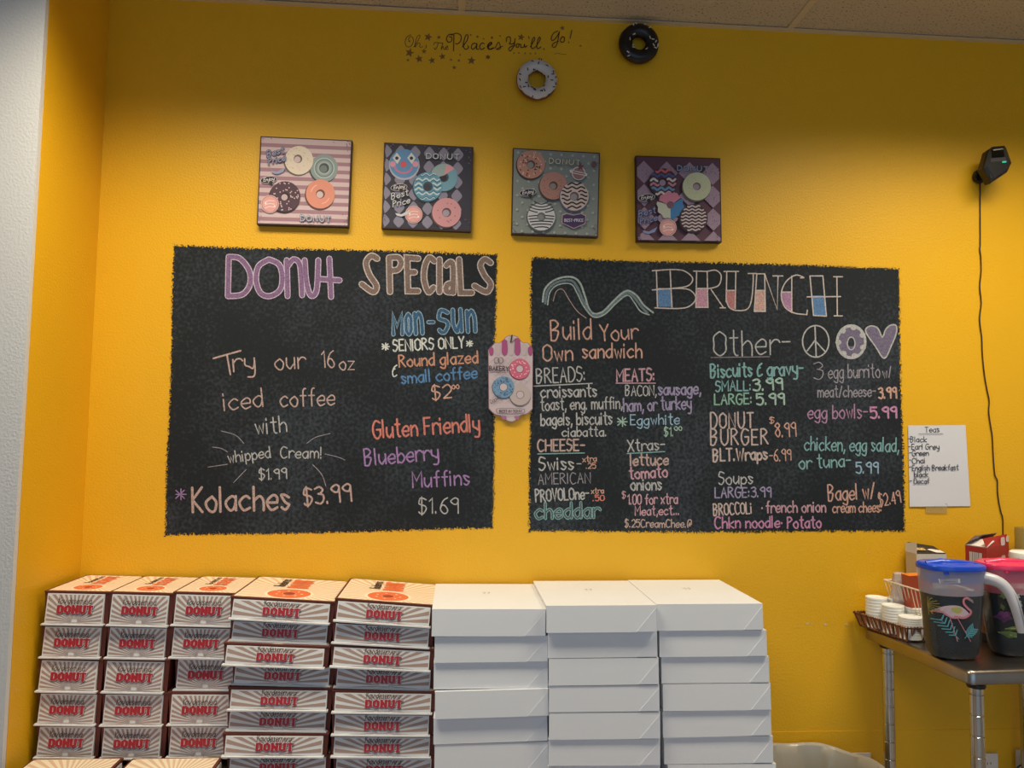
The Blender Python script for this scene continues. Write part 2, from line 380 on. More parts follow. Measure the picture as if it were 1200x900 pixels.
def strokes(bd, name, L, label=None):
    pr = wallprint(-.0014)
    for pts, wd, c, sm in L:
        if wd == 0: pr.poly(pts, chalk(C[c]))
        else: pr.line(pts, wd, chalk(C[c]), smooth=sm)
    return tag(pr.build(name, bd), label)
# --- DONUT (purple) and SPECIALS (brown) block heads
C['puf'] = (110, 72, 122); C['pul'] = (206, 182, 214); C['brf'] = (104, 80, 72); C['brl'] = (208, 190, 182); C['blf'] = (14, 62, 108); C['bll'] = (128, 164, 190)
def heads(strk, w1, w2, cf, cl_, bd, label):
    for S in strk:
        pr = wallprint(-.0014)
        for sm, pts in S: pr.l += .5; pr.line(spline(pts, 5) if sm else pts, w2, chalk(C[cl_]), l=pr.l)
        pr.l += 1
        for sm, pts in S: pr.l += .5; pr.line(spline(pts, 5) if sm else pts, w1, chalk(C[cf]), l=pr.l)
        tag(pr.build('block_letter', bd), label)
heads([
 [(0, [(268, 302), (267, 347)]), (1, [(268, 301), (281, 303), (292, 317), (293, 333), (284, 345), (267, 347)])],
 [(1, [(315, 304), (303, 312), (300, 328), (305, 343), (316, 347), (328, 340), (331, 325), (327, 310), (315, 304)])],
 [(0, [(336, 305), (337, 347)]), (1, [(337, 312), (344, 304), (351, 309), (353, 325), (354, 346)])],
 [(1, [(357, 305), (359, 330), (364, 346), (371, 340), (373, 305)])],
 [(0, [(386, 303), (388, 348)]), (0, [(375, 327), (398, 328.5)])]], 5.2, 7.2, 'puf', 'pul', LB, 'purple block letter of the heading')
heads([
 [(1, [(442, 303), (435, 300), (429, 308), (433, 322), (441, 335), (437, 342), (424, 333)])],
 [(0, [(456, 302), (457, 342)]), (1, [(456, 302), (467, 302), (470, 309), (466, 316), (457, 317)])],
 [(0, [(490, 303), (477, 302), (478, 341), (490, 341)]), (0, [(478, 319), (486, 319)])],
 [(1, [(509, 306), (503, 302), (498, 312), (497, 328), (502, 342), (508, 337)])],
 [(0, [(515, 304), (515, 342)])],
 [(1, [(523, 311), (528, 307), (531, 313), (531, 343)]), (1, [(529, 332), (524, 334), (523, 341), (529, 342), (531, 336)])],
 [(0, [(538, 304), (540, 343), (553, 343)])],
 [(1, [(575, 308), (568, 304), (563, 311), (568, 323), (575, 333), (570, 342), (556, 335)])]], 5.6, 8.0, 'brf', 'brl', LB, 'brown block letter of the heading')
T(LB, 'M', 461, 392, 471.5, 391.7, 24, 3.2, 'blf', None, 'bll', 5.2, jit=.1); T(LB, 'O', 476.5, 391.7, 482, 391.5, 24, 3.2, 'blf', None, 'bll', 5.2, jit=.1); T(LB, 'n', 487.5, 391.5, 495, 391, 40, 3.6, 'blf', None, 'bll', 5.6, jit=.1)
T(LB, '-', 502, 389.5, 508, 389.5, 24, 3, 'blf', None, 'bll', 5)
T(LB, 'S', 515, 389.5, 525.5, 389, 25, 3.6, 'blf', None, 'bll', 5.6, jit=.1); T(LB, 'u', 532, 389, 541, 388.5, 42, 3.6, 'blf', None, 'bll', 5.6, jit=.1); T(LB, 'n', 548.5, 389, 557, 388.5, 40, 3.6, 'blf', None, 'bll', 5.6, jit=.1)
T(LB, '*', 448, 411, 456, 411, 10, 1.6, 'wt'); T(LB, '*', 547, 407, 554, 407, 9, 1.5, 'wt')
T(LB, 'SENIORS ONLY', 461, 411.5, 544, 407.5, 13, 1.8, 'wt')
T(LB, 'Round glazed', 468, 430, 560, 425, 14, 1.9, 'or_'); T(LB, '&', 460, 441, 465, 441, 14, 1.5, 'wt')
T(LB, 'small coffee', 471, 449.5, 559, 443, 14, 1.9, 'bl')
T(LB, '$2', 507, 468, 529, 466, 16, 1.7, 'pe', sup=(530, 456, 538, 455))
T(LB, 'Gluten Friendly', 438, 513.5, 562, 505, 20, 2.3, 'co'); T(LB, 'Blueberry', 428, 546, 514, 538, 19, 2.0, 'pu'); T(LB, 'Muffins', 484, 571.5, 550, 568, 18, 1.9, 'pu')
T(LB, '$1.69', 491, 602, 537, 601.5, 18, 1.5, 'w')
strokes(LB, 'chalk_lettering', [([(250, 420), (282, 411)], 2, 'tan', 0), ([(266, 416), (270, 439)], 2, 'tan', 0)])
T(LB, 'ry', 274, 436, 299, 434, 24, 1.8, 'tan'); T(LB, 'our', 323, 433, 357, 431, 21, 1.6, 'tan'); T(LB, '16', 378, 431, 392, 430, 19, 1.5, 'tan'); T(LB, 'oz', 398, 433, 415, 433, 16, 1.5, 'tan')
T(LB, 'iced', 263, 481, 308, 476.5, 21, 1.7, 'tan'); T(LB, 'coffee', 329, 476.5, 392, 474.5, 20, 1.7, 'tan'); T(LB, 'with', 300, 509, 336, 506, 19, 1.6, 'w')
T(LB, 'whipped', 268, 542.5, 317, 536, 13, 1.4, 'w'); T(LB, 'Cream!', 329, 536.5, 377, 537, 13, 1.4, 'w'); T(LB, '$1.99', 304, 562, 336, 561, 12, 1.5, 'w')
L3 = lambda X, Y: (190+X/5, 450+Y/5)
for pts in ([(345,275),(430,300),(478,348)],[(295,370),(345,377),(383,398)],[(268,487),(383,470)],[(418,578),(493,500)],[(848,348),(900,312),(985,290)],[(955,410),(1030,428),(1070,445)],[(880,470),(935,530),(960,600)]):
    strokes(LB, 'chalk_flourish', [([L3(*p) for p in pts], .9, 'dim', 1)])
T(LB, '*', 206, 587, 218, 587, 16, 1.3, 'pu'); T(LB, 'Kolaches', 226, 600, 339, 597, 28, 3.0, 'tan'); T(LB, '$3.99', 357, 592, 412, 587, 20, 2.2, 'tan')
# --- right board
R1 = lambda X, Y: (620+X/5.295, 295+Y/5.295); R2 = lambda X, Y: (840+X/5.295, 295+Y/5.295)
C['sw1'] = (152, 172, 168); C['sw2'] = (78, 100, 112); C['bf'] = (58, 108, 168); C['pf'] = (194, 128, 156); C['rf'] = (176, 98, 98); C['hf'] = (202, 152, 142); C['vf'] = (168, 112, 158); C['df'] = (86, 76, 108); C['grn'] = (118, 176, 150)
strokes(RB, 'chalk_flourish', [([R1(*p) for p in [(85,310),(100,230),(160,175),(250,155),(310,185),(345,270),(370,350),(405,385),(460,370),(520,310),(580,255),(620,243),(670,275),(710,330),(770,378)]], 2.2, 'sw1', 1),
 ([R1(*p) for p in [(100,320),(116,240),(172,190),(258,178),(298,220),(334,300),(372,370),(404,396),(470,380),(530,320),(595,262),(625,258),(660,292),(700,345),(735,380)]], 2.8, 'sw2', 1),
 ([R1(*p) for p in [(115,330),(130,250),(180,205),(260,200),(300,260),(340,340),(400,405),(470,388),(540,320),(610,270),(650,310),(690,368),(745,392)]], 1.5, 'sw1', 1),
 ([R1(*p) for p in [(150,305),(170,245),(210,235),(250,300),(300,370),(355,412)]], .8, 'tan', 1)], 'pale green chalk wave')
def dl(lines, fill, fc, f, label):
    strokes(RB, 'block_letter', [([f(*p) for p in fill], 0, fc, 0)]+[([f(*p) for p in l_[1]], 1.4, 'brl', l_[0]) for l_ in lines], label)
dl([(0,[(765,118),(875,110)]),(0,[(790,115),(797,345)]),(0,[(875,110),(887,345)]),(0,[(765,237),(875,228)]),(1,[(875,110),(960,118),(1015,165),(985,212),(887,228)]),(1,[(887,228),(990,234),(1035,285),(1000,335),(930,352),(780,348)]),(0,[(797,230),(878,230)])],
   [(797,230),(878,230),(887,342),(797,342)], 'bf', R1, 'white outline letter with blue foot')
dl([(0,[(1020,120),(1112,122)]),(0,[(1040,120),(1035,345),(1110,345),(1105,122)]),(0,[(1037,228),(1105,228)]),(1,[(1105,122),(1160,115),(1192,150),(1175,210),(1108,230)]),(0,[(1130,235),(1205,345)]),(0,[(1185,348),(1218,348)])],
   [(1037,228),(1105,228),(1110,345),(1035,345)], 'pf', R1, 'white outline letter with pink foot')
dl([(0,[(45,122),(135,122)]),(0,[(62,122),(58,310)]),(0,[(118,122),(114,352)]),(1,[(58,300),(80,348),(130,365),(190,355),(215,300),(225,200),(226,138)]),(0,[(195,135),(243,135)]),(0,[(58,240),(118,240)])],
   [(58,240),(118,240),(115,352),(98,360),(72,340),(58,305)], 'rf', R2, 'white outline letter with red foot')
dl([(0,[(248,137),(233,370),(301,370),(297,137),(248,137)]),(0,[(297,137),(375,360),(380,150)]),(0,[(348,150),(410,150)]),(0,[(240,240),(300,240)])], [(240,240),(300,240),(300,370),(233,370)], 'hf', R2, 'white outline letter with peach foot')
dl([(1,[(518,162),(540,160),(490,145),(430,185),(400,260),(420,340),(480,380),(560,390)]),(0,[(465,150),(465,378)]),(0,[(405,250),(465,250)]),(0,[(562,362),(558,392)])], [(405,250),(465,250),(465,375),(425,345),(402,290)], 'vf', R2, 'white outline letter with violet belly')
dl([(0,[(578,150),(658,150),(680,400),(600,395),(578,150)]),(0,[(560,280),(768,278)]),(0,[(745,155),(748,398)]),(0,[(725,155),(780,155)]),(0,[(728,398),(780,398)])], [(592,272),(668,272),(679,397),(600,393)], 'bf', R2, 'white outline letter with blue foot')
T(RB, 'Build', 646, 399, 693, 397, 24, 1.9, 'pe'); T(RB, 'Your', 704, 400, 747, 397, 19, 1.8, 'pe'); T(RB, 'Own', 637, 423, 671, 422, 19, 1.9, 'pe'); T(RB, 'sandwich', 683, 420, 752, 419, 17, 1.9, 'pe')
T(RB, 'BREADS:', 629, 449, 686, 446.5, 17, 1.6, 'w', under=[(626, 452.5), (694, 449.2)]); T(RB, 'MEATS:', 723, 447, 767, 446, 14, 2.1, 'pk', under=[(722, 449), (768, 449)])
T(RB, 'BACON,', 733, 463.5, 769, 463.5, 11.5, 1.4, 'w'); T(RB, 'sausage,', 772, 463, 821, 462, 14, 2.0, 'vi')
T(RB, 'croissants', 634, 465.7, 699, 464.5, 14, 1.8, 'w'); T(RB, 'toast, eng. muffin,', 634, 481, 729, 478.5, 14, 1.5, 'w'); T(RB, 'ham, or turkey', 731, 482, 810, 479.5, 15, 1.8, 'vi')
T(RB, 'bagels, biscuits', 634, 498.5, 717, 497, 14, 1.7, 'w'); T(RB, 'ciabatta.', 659, 511.5, 710.5, 511, 11, 1.5, 'w'); T(RB, '*', 724, 501, 735, 501, 14, 1.4, 'gr'); T(RB, 'Eggwhite', 739, 498, 796, 497, 12, 1.4, 'lb')
T(RB, '$1.', 778.5, 511, 789, 511, 10, 1.2, 'gr', sup=(790.5, 504.5, 799, 504))
T(RB, 'CHEESE-', 630.5, 529, 685, 528, 13, 2.0, 'tan', under=[(630, 532), (685, 530.8)], uc='te'); T(RB, 'Xtras-', 736, 529, 779, 527, 13, 1.6, 'w', under=[(735, 531.5), (779, 529.2)], uc='te')
T(RB, 'Swiss', 632, 551, 672, 550, 15, 1.8, 'w'); T(RB, '-', 676, 547, 681, 547, 7, 1.2, 'w'); T(RB, 'xtra', 683, 541.5, 699, 540.6, 7, 1.1, 'pe'); T(RB, '.25', 687, 549, 698, 549, 6.5, 1.1, 'pe')
T(RB, 'lettuce', 739, 545.5, 783, 544.5, 13, 2.0, 'tan'); T(RB, 'tomato', 738, 561, 782, 558.5, 13, 2.0, 'pk'); T(RB, 'onions', 739.5, 574.5, 775, 574, 14, 1.8, 'w')
T(RB, 'AMERICAN', 631, 568, 692, 566, 12.5, 1.2, 'dim'); T(RB, 'PROVOLOne-', 628, 588, 690, 584.5, 14, 1.8, 'w'); T(RB, 'xtra', 693, 578.5, 707.5, 578, 6.5, 1.1, 'pe'); T(RB, '.50', 695, 587, 708, 586.5, 6.5, 1.3, 'co')
T(RB, '$', 729, 584, 733, 584, 8, 1, 'pk'); T(RB, '1.00 for xtra', 736, 591, 794, 590, 11.5, 1.5, 'pk'); T(RB, 'Meat,ect...', 744.5, 604, 796, 603, 10.5, 1.5, 'pk')
C['bdk'] = (52, 58, 62)
T(RB, 'cheddar', 628, 608, 702, 606.5, 18, 1.6, 'bdk', None, 'te', 3.6, jit=.1); T(RB, '$.25CreamChee.@', 732.5, 617.5, 810, 618.3, 9, 1.3, 'tan')
T(RB, 'Other-', 837, 417, 926, 415, 29, 1.6, 'w'); strokes(RB, 'chalk_flourish', [([(833, 419), (902, 418)], .8, 'dim', 0)])
pe_ = [(956+15.5*math.cos(a), 400+18.5*math.sin(a)) for a in [k*.35 for k in range(18)]]
strokes(RB, 'peace_sign', [(pe_+[pe_[0]], 1.6, 'w', 1), ([(955, 382), (956.5, 418)], 1.6, 'w', 0), ([(955, 399), (946, 411)], 1.6, 'w', 0), ([(955, 399), (967, 412)], 1.6, 'w', 0)], 'chalk peace sign')
pr = wallprint(-.0014); pr.ring(997.5, 400.5, 18, chalk(C['w']), .78, 20.5); pr.ring(997.5, 400.5, 15, chalk(C['df']), .34, 17)
for a in range(7):
    pr.poly(circ(997.5+15*math.cos(a*.9+.4), 400.5+17*math.sin(a*.9+.4), 3.6, 3.2, 10), chalk(C['w']))
pr.line(circ(997.5, 402.5, 4.5, 7.5, 16), 1.4, chalk(C['w']), closed=True); tag(pr.build('donut_drawing', RB), 'chalk donut')
he = [(1036.4, 420), (1026, 406), (1015, 390), (1016, 384), (1022, 382), (1029, 385), (1034, 395), (1038, 386), (1044, 381), (1050, 381.5), (1050.5, 390), (1045, 404)]
strokes(RB, 'heart_drawing', [(spline(he, 4, True)[:-1], 0, 'df', 0), (spline(he, 4, True), 1.6, 'w', 0)], 'chalk heart shaded violet')
T(RB, 'Biscuits & gravy-', 833, 442.5, 941, 439, 16, 2.1, 'te'); T(RB, 'SMALL:', 839, 458.5, 880, 457.5, 11.5, 1.7, 'te'); T(RB, '3.99', 883, 458, 917, 456.5, 13, 2.2, 'gr')
T(RB, 'LARGE:', 837.5, 474, 881, 473.3, 12, 1.8, 'grn'); T(RB, '5.99', 887, 474.3, 919, 473.7, 13, 2.2, 'gr')
C['tan2'] = (196, 170, 164)
T(RB, 'DONUT', 833, 502, 883, 501, 18, 1.9, 'tan2', gap=3); T(RB, 'BURGER', 833, 521.5, 900, 520.5, 18, 1.9, 'tan2', gap=3); T(RB, '$', 902, 496, 907, 496, 7, 1.1, 'pe'); T(RB, '8.99', 909, 512.5, 933, 511, 16, 1.5, 'pe')
T(RB, 'BLT.Wraps', 836, 540.5, 899, 538.5, 14, 2.1, 'tan2'); T(RB, '-6.99', 902, 540.5, 927, 539.6, 13, 1.3, 'pe')
T(RB, 'Soups', 842.5, 567.5, 882, 567, 14, 1.5, 'w'); T(RB, 'LARGE:3.99', 838, 583, 903.5, 582.3, 11.5, 1.7, 'vi'); T(RB, 'BROCCOLi', 836.5, 604, 881, 601.5, 13, 1.7, 'tan2')
T(RB, '.', 893, 596, 894, 596, 10, 1.8, 'pk'); T(RB, 'french onion', 898, 600.8, 967.5, 599.7, 13, 1.7, 'pk'); T(RB, 'Chkn noodle', 838, 619, 913.5, 618, 13, 1.8, 'mg')
T(RB, '.', 916, 613.5, 917, 613.5, 10, 1.8, 'mg'); T(RB, 'Potato', 923, 619, 962, 618.3, 13, 1.9, 'mg')
T(RB, '3', 953.5, 445, 964, 445, 20, 1.2, 'dim'); T(RB, 'egg burrito', 971, 443.5, 1031, 442, 16, 1.3, 'dim'); T(RB, 'w/', 1035, 443, 1045, 442, 13, 1.2, 'dim')
T(RB, 'meat/cheese-', 958.5, 465.7, 1026, 464.7, 13, 1.4, 'dim'); T(RB, '3.99', 1030, 467, 1050.5, 466.5, 12, 2.1, 'pe'); T(RB, 'egg bowls-', 947, 490.5, 1016.5, 490, 16, 1.5, 'vf'); T(RB, '5.99', 1020.5, 490, 1050.5, 489.5, 13, 2.3, 'mg')
T(RB, 'chicken, egg salad,', 943, 527.5, 1053, 529.5, 16, 1.6, 'te'); T(RB, 'or tuna-', 937, 549.5, 997, 546.5, 15, 1.7, 'te'); T(RB, '5.99', 1003.5, 554.5, 1029, 554.5, 13, 1.8, 'lb')
T(RB, 'Bagel w/', 971, 587, 1025, 584, 18, 1.8, 'pe'); T(RB, 'cream chees:', 976, 600.8, 1033, 600, 12, 1.5, 'pe'); T(RB, '$2.49', 1031, 593, 1056, 589, 14, 1.4, 'pe')
# ================================================================= WALL DECAL
dc = empty('wall_decal', P(578, 58), 'brown script wall decal with gold stars under the ceiling', 'wall decal')
pr = wallprint(); DK = ink((62, 30, 22)); DS = ink((134, 92, 40)); D1 = lambda X, Y: (460+X/10, 25+Y/10); D2 = lambda X, Y: (570+X/9.23, 25+Y/9.23)
def scr(L, wd=.9, f=D1, m=DK):
    for pts in L: pr.line([f(*p) for p in pts], wd, m, smooth=True)
scr([[(215,155),(165,190),(148,250),(170,298),(215,290),(243,240),(235,190),(205,180),(185,215)],[(250,300),(290,240),(322,180),(310,162),(280,200),(262,300),(300,255),(322,262),(320,300),(355,298)],[(392,278),(398,295),(385,318)],
 [(485,275),(495,250),(560,252),(590,255)],[(535,255),(522,300),(500,330),(488,310)],[(590,255),(570,330),(592,295),(605,330),(620,325)],[(625,312),(650,300),(640,288),(622,310),(635,332),(655,322)]], .7)
scr([[(700,150),(655,160),(632,205),(655,245),(690,230),(695,190),(665,180)],[(720,160),(715,345)],[(690,160),(750,140),(800,165),(800,225),(765,262),(740,262)],[(820,300),(870,230),(885,175),(868,155),(845,200),(830,290),(860,328),(892,305),(880,285)],
 [(985,260),(945,260),(922,300),(940,328),(975,300),(990,262),(985,320),(1010,325)],[(1075,262),(1045,255),(1020,300),(1045,330),(1080,310)],[(1110,300),(1155,265),(1140,250),(1112,290),(1130,328),(1180,310)]], 1.1)
scr([[(20,275),(60,240),(45,225),(22,265),(40,305),(85,285)],[(95,290),(130,225),(150,265),(145,300),(110,300),(175,268)]], .9, D2)
scr([[(215,220),(222,175),(255,170),(262,215),(250,245),(300,235),(310,185)],[(310,185),(300,260),(262,318),(240,300),(262,275),(310,258)],[(330,245),(322,275),(345,280),(352,250),(335,240),(362,248)],[(372,245),(375,282),(405,275),(412,245),(418,280),(440,262)],[(455,165),(465,185)],
 [(475,275),(520,200),(520,172),(500,190),(485,270),(500,295),(525,280)],[(535,275),(580,200),(580,172),(560,190),(545,270),(560,295),(590,275)],[(770,105),(725,130),(700,190),(725,205),(765,160),(790,112)],[(790,112),(765,240),(735,282),(712,262),(730,235),(780,215)],
 [(820,165),(800,200),(812,225),(840,215),(845,178),(822,165)],[(925,95),(905,185)],[(893,222),(890,232)]], 1.0, D2)
scr([[(735,355),(780,345),(820,355),(865,355)]], .5, D2, DS)
for x, y, r in ((418,185,52),(543,187,26),(200,368,58),(370,352,34),(312,440,50),(180,455,20),(462,458,44),(583,412,44),(687,450,18),(792,392,14),(778,460,20),(722,542,28),(925,460,54),(1115,418,34),(915,160,16),(995,180,20),(1068,205,14),(1165,190,18),(197,232,18)):
    ps_ = wallprint(); ps_.poly([D1(*p) for p in star(x, y, r, random.uniform(-.3, .3))], DS); ps_.build('star', dc)
for x, y, r in ((62,178,16),(148,158,14),(375,172,42),(822,72,30),(622,298,15),(298,343,13),(350,341,13),(418,346,13),(478,348,13),(530,347,13),(1018,265,15),(20,385,26)):
    ps_ = wallprint(); ps_.poly([D2(*p) for p in star(x, y, r, random.uniform(-.3, .3))], DS); ps_.build('star', dc)
pr.build('lettering', dc)
# ================================================================= PICTURE PANELS
class Art:
    def __init__(s, ox, oy, sc, corners, name, label, depth=.024, cat='picture', group=None, edge=M_EDGE, base=None, y=None):
        s.c = lambda X, Y: (ox+X/sc, oy+Y/sc); s.q = corners; s.d = depth
        s.e = empty(name, P(*s.c(sum(c[0] for c in corners)/len(corners), sum(c[1] for c in corners)/len(corners)), -.002), label, cat, group)
        n = len(corners); fr = [P(*s.c(*c), -depth) for c in corners]; bk = [Vector((p.x, -.0022, p.z)) for p in fr]
        mb = MB(); mb.faces(fr+bk, [tuple(range(n)), tuple(range(n, 2*n))[::-1]]+[(i, n+i, n+(i+1) % n, (i+1) % n) for i in range(n)], edge); mb.build('panel', s.e)
        s.pr = Print(lambda X, Y, l: P(*s.c(X, Y), -depth-.0003-.00004*l))
        s.n = 1
    def uv(s, u, v):
        a, b, c, d = s.q; return tuple((a[i]*(1-u)+b[i]*u)*(1-v)+(d[i]*(1-u)+c[i]*u)*v for i in (0, 1))
    def quad(s, u0, v0, u1, v1, m): s.pr.poly([s.uv(u0, v0), s.uv(u1, v0), s.uv(u1, v1), s.uv(u0, v1)], m)
    def donut(s, x, y, r, col, hole=32, hcol=None, shade=None, hx=None, hy=None, shine=True):
        pr = s.pr
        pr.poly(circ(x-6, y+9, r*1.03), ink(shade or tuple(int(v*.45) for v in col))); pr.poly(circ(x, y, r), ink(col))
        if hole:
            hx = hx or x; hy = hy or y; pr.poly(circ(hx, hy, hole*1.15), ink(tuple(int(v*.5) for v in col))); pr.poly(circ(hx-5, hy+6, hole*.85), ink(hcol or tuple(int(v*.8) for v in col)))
    def dots(s, x, y, r0, r1, n, col, r=6, seed=1):
        q = random.Random(seed)
        for _ in range(n):
            a = q.uniform(0, 6.28); d = q.uniform(r0, r1); s.pr.poly(circ(x+d*math.cos(a), y+d*math.sin(a), r, n=6), ink(col))
    def waves(s, x, y, r, n, col, w_, amp=8, hole=34, vert=False, per=40, cols=None):
        for i in range(n):
            o = -r+2*r*(i+.5)/n; h = math.sqrt(max(0, r*r-o*o))*.93; seg = []; k = max(8, int(h/5))
            for j in range(k+1):
                t = -h+2*h*j/k; z = o+amp*math.sin(t/per*6.28); p = (x+t, y+z) if not vert else (x+z, y+t)
                if hole and (p[0]-x)**2+(p[1]-y)**2 < (hole*1.2)**2:
                    if len(seg) > 1: s.pr.line(seg, w_, ink(cols[i % len(cols)] if cols else col))
                    seg = []
                else: seg.append(p)
            if len(seg) > 1: s.pr.line(seg, w_, ink(cols[i % len(cols)] if cols else col))
    def badge(s, x, y, r):
        s.pr.poly(circ(x, y, r*1.05), ink((214, 180, 176))); s.pr.poly(circ(x, y, r*.95), ink((150, 90, 90))); s.pr.poly(circ(x, y, r*.9), ink((222, 160, 158)))
        for k in (-.35, 0, .35): s.pr.line([(x-r*.55, y+k*r+8), (x-r*.1, y+k*r-4), (x+r*.5, y+k*r)], r*.1, ink((236, 208, 204)), smooth=True)
        s.pr.poly(circ(x-r*.5, y-r*.1, r*.12, n=8), ink((240, 226, 216))); s.pr.poly(circ(x+r*.55, y+r*.25, r*.12, n=8), ink((240, 226, 216)))
    def bubble(s, x, y, a=-.12):
        E_ = lambda rx, ry: [(x+p*math.cos(a)-q*math.sin(a), y+p*math.sin(a)+q*math.cos(a)) for p, q in circ(0, 0, rx, ry)]
        s.pr.poly(E_(68, 30), ink((196, 188, 192))); s.pr.poly(E_(64, 26), ink((36, 32, 38))); s.pr.poly([(x-4, y+22), (x+34, y+16), (x+26, y+48)], ink((36, 32, 38)))
        text(s.pr, 'Enjoy', x-42, y+14, x+44, y+2, 26, 5, ink((214, 206, 210)), slant=.3)
    def word(s, t_, x0, y0, x1, y1, h, col, out, wd=9): text(s.pr, t_, x0, y0, x1, y1, h, wd, ink(col), ink(out), wd*2, jit=.3, gap=3.5)
    def script(s, x, y, col, out, a=-.25):
        for tt, dy in (('Best', 0), ('Price', 62)):
            text(s.pr, tt, x+dy*.2, y+dy+30, x+dy*.2+135, y+dy+30+135*a, 48, 6, ink(col), ink(out), 14, slant=.25)
        s.pr.poly([(x+30, y+140), (x+80, y+150), (x+150, y+112), (x+130, y+152), (x+80, y+170), (x+42, y+160)], ink(col))
    def wear(s, seed, col):
        q = random.Random(seed)
        for _ in range(26):
            u, v = random.choice([(q.uniform(.0, 1), q.uniform(.01, .05)), (q.uniform(.94, .99), q.uniform(0, .2)), (q.uniform(.93, .99), q.uniform(.85, .99)), (q.uniform(0, .05), q.uniform(.85, .99))])
            x, y = s.uv(min(.985, max(.015, u)), v); s.pr.poly([(x+q.uniform(2, 9)*math.cos(k*1.1), y+q.uniform(2, 7)*math.sin(k*1.1)) for k in range(6)], ink(col))
    def done(s): return s.pr.build('art_print', s.e)
M4 = .008
a1 = Art(290, 150, 6.923, [(106,66),(850,100),(820,802),(75,782)], 'picture_panel', 'square donut picture with dusty pink stripes, leftmost of the four', group='donut picture panels')
a1.quad(.012, .012, .988, .985, ink((206, 182, 184)))
for k in range(10): a1.quad(.012, .075+k*.093, .988, .075+k*.093+.043, ink((160, 122, 134)))
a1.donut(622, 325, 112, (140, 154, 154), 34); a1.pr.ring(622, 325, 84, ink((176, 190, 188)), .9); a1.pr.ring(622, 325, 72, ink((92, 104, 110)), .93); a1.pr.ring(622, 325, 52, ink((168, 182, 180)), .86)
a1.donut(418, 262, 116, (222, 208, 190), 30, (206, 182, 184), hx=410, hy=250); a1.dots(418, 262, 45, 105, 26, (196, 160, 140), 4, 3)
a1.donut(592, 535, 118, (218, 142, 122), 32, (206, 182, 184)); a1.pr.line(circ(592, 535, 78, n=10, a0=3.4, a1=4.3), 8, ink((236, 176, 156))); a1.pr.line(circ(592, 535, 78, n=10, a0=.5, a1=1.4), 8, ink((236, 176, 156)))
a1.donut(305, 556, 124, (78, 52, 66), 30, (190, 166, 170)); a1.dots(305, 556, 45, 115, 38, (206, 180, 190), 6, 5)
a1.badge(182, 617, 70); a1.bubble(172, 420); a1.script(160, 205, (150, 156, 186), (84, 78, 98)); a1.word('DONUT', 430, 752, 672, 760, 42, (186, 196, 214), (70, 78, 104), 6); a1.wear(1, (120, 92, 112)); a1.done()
a2 = Art(435, 155, 6.923, [(105,82),(830,120),(808,806),(83,778)], 'picture_panel', 'square donut picture with lilac diamonds on navy and a blue clown-faced donut', group='donut picture panels')
a2.quad(.012, .012, .988, .985, ink((48, 46, 62)))
for r_ in range(7):
    for c_ in range(7):
        for off in (0,):
            u = .03+c_*.16; v = .1+r_*.162
            if u > .985 or v > .97: continue
            x, y = a2.uv(u, v); L_, R_, U_, D_ = max(-44, -(u-.014)*725), min(44, (.986-u)*725), 52, min(52, (.985-v)*690)
            a2.pr.poly(spline([(x+L_, y+2), (x+L_*.35, y-U_*.8), (x, y-U_), (x+R_*.35, y-U_*.8), (x+R_, y+2), (x+R_*.35, y+D_*.8), (x, y+D_), (x+L_*.35, y+D_*.8)], 3, True)[:-1], ink((134, 130, 150)))
a2.pr.poly(circ(268, 264, 124), ink((178, 178, 196))); a2.pr.poly(circ(268, 254, 118), ink((92, 140, 184)))
for ex in (208, 326):
    a2.pr.poly([(ex-34, 208), (ex, 165), (ex+34, 208), (ex+4, 258)], ink((206, 206, 206))); a2.pr.poly(circ(ex, 210, 14, n=12), ink((40, 36, 38)))
for ex in (176, 360): a2.pr.poly(circ(ex, 258, 24), ink((214, 150, 170)))
a2.pr.poly(circ(262, 260, 26), ink((206, 84, 96))); a2.pr.line(circ(262, 268, 72, 62, 14, .25, 2.9), 15, ink((196, 116, 146)))
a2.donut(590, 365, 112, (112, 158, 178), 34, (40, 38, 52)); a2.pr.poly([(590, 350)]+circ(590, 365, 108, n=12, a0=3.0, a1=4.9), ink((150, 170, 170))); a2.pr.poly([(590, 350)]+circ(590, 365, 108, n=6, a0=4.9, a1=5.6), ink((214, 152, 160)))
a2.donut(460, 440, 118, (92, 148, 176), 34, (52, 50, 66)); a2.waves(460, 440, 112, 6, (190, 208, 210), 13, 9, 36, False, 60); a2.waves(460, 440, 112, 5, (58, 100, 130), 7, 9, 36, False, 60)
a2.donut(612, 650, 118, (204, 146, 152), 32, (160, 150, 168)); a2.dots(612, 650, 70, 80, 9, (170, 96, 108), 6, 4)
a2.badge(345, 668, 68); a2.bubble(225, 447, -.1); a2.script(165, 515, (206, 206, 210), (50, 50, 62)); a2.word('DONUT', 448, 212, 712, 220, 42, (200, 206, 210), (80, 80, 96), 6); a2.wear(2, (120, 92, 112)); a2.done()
a3 = Art(585, 160, 6.923, [(112,92),(818,132),(802,818),(98,790)], 'picture_panel', 'square donut picture with pale dots on grey-green ground', group='donut picture panels')
a3.quad(.012, .012, .988, .985, ink((132, 140, 136)))
q = random.Random(5)
for r_ in range(12):
    for c_ in range(8):
        x, y = a3.uv(.06+c_*.125+(.06 if r_ % 2 else 0), .05+r_*.083)
        if .06+c_*.125+(.06 if r_ % 2 else 0) < .97: a3.pr.poly(circ(x, y, 11, n=10), ink((164, 172, 166)))
a3.donut(258, 226, 114, (188, 136, 120), 30, (140, 140, 136), (60, 44, 50)); a3.dots(258, 226, 42, 106, 26, (226, 196, 180), 6, 6); a3.dots(258, 226, 42, 106, 20, (60, 36, 42), 6, 7)
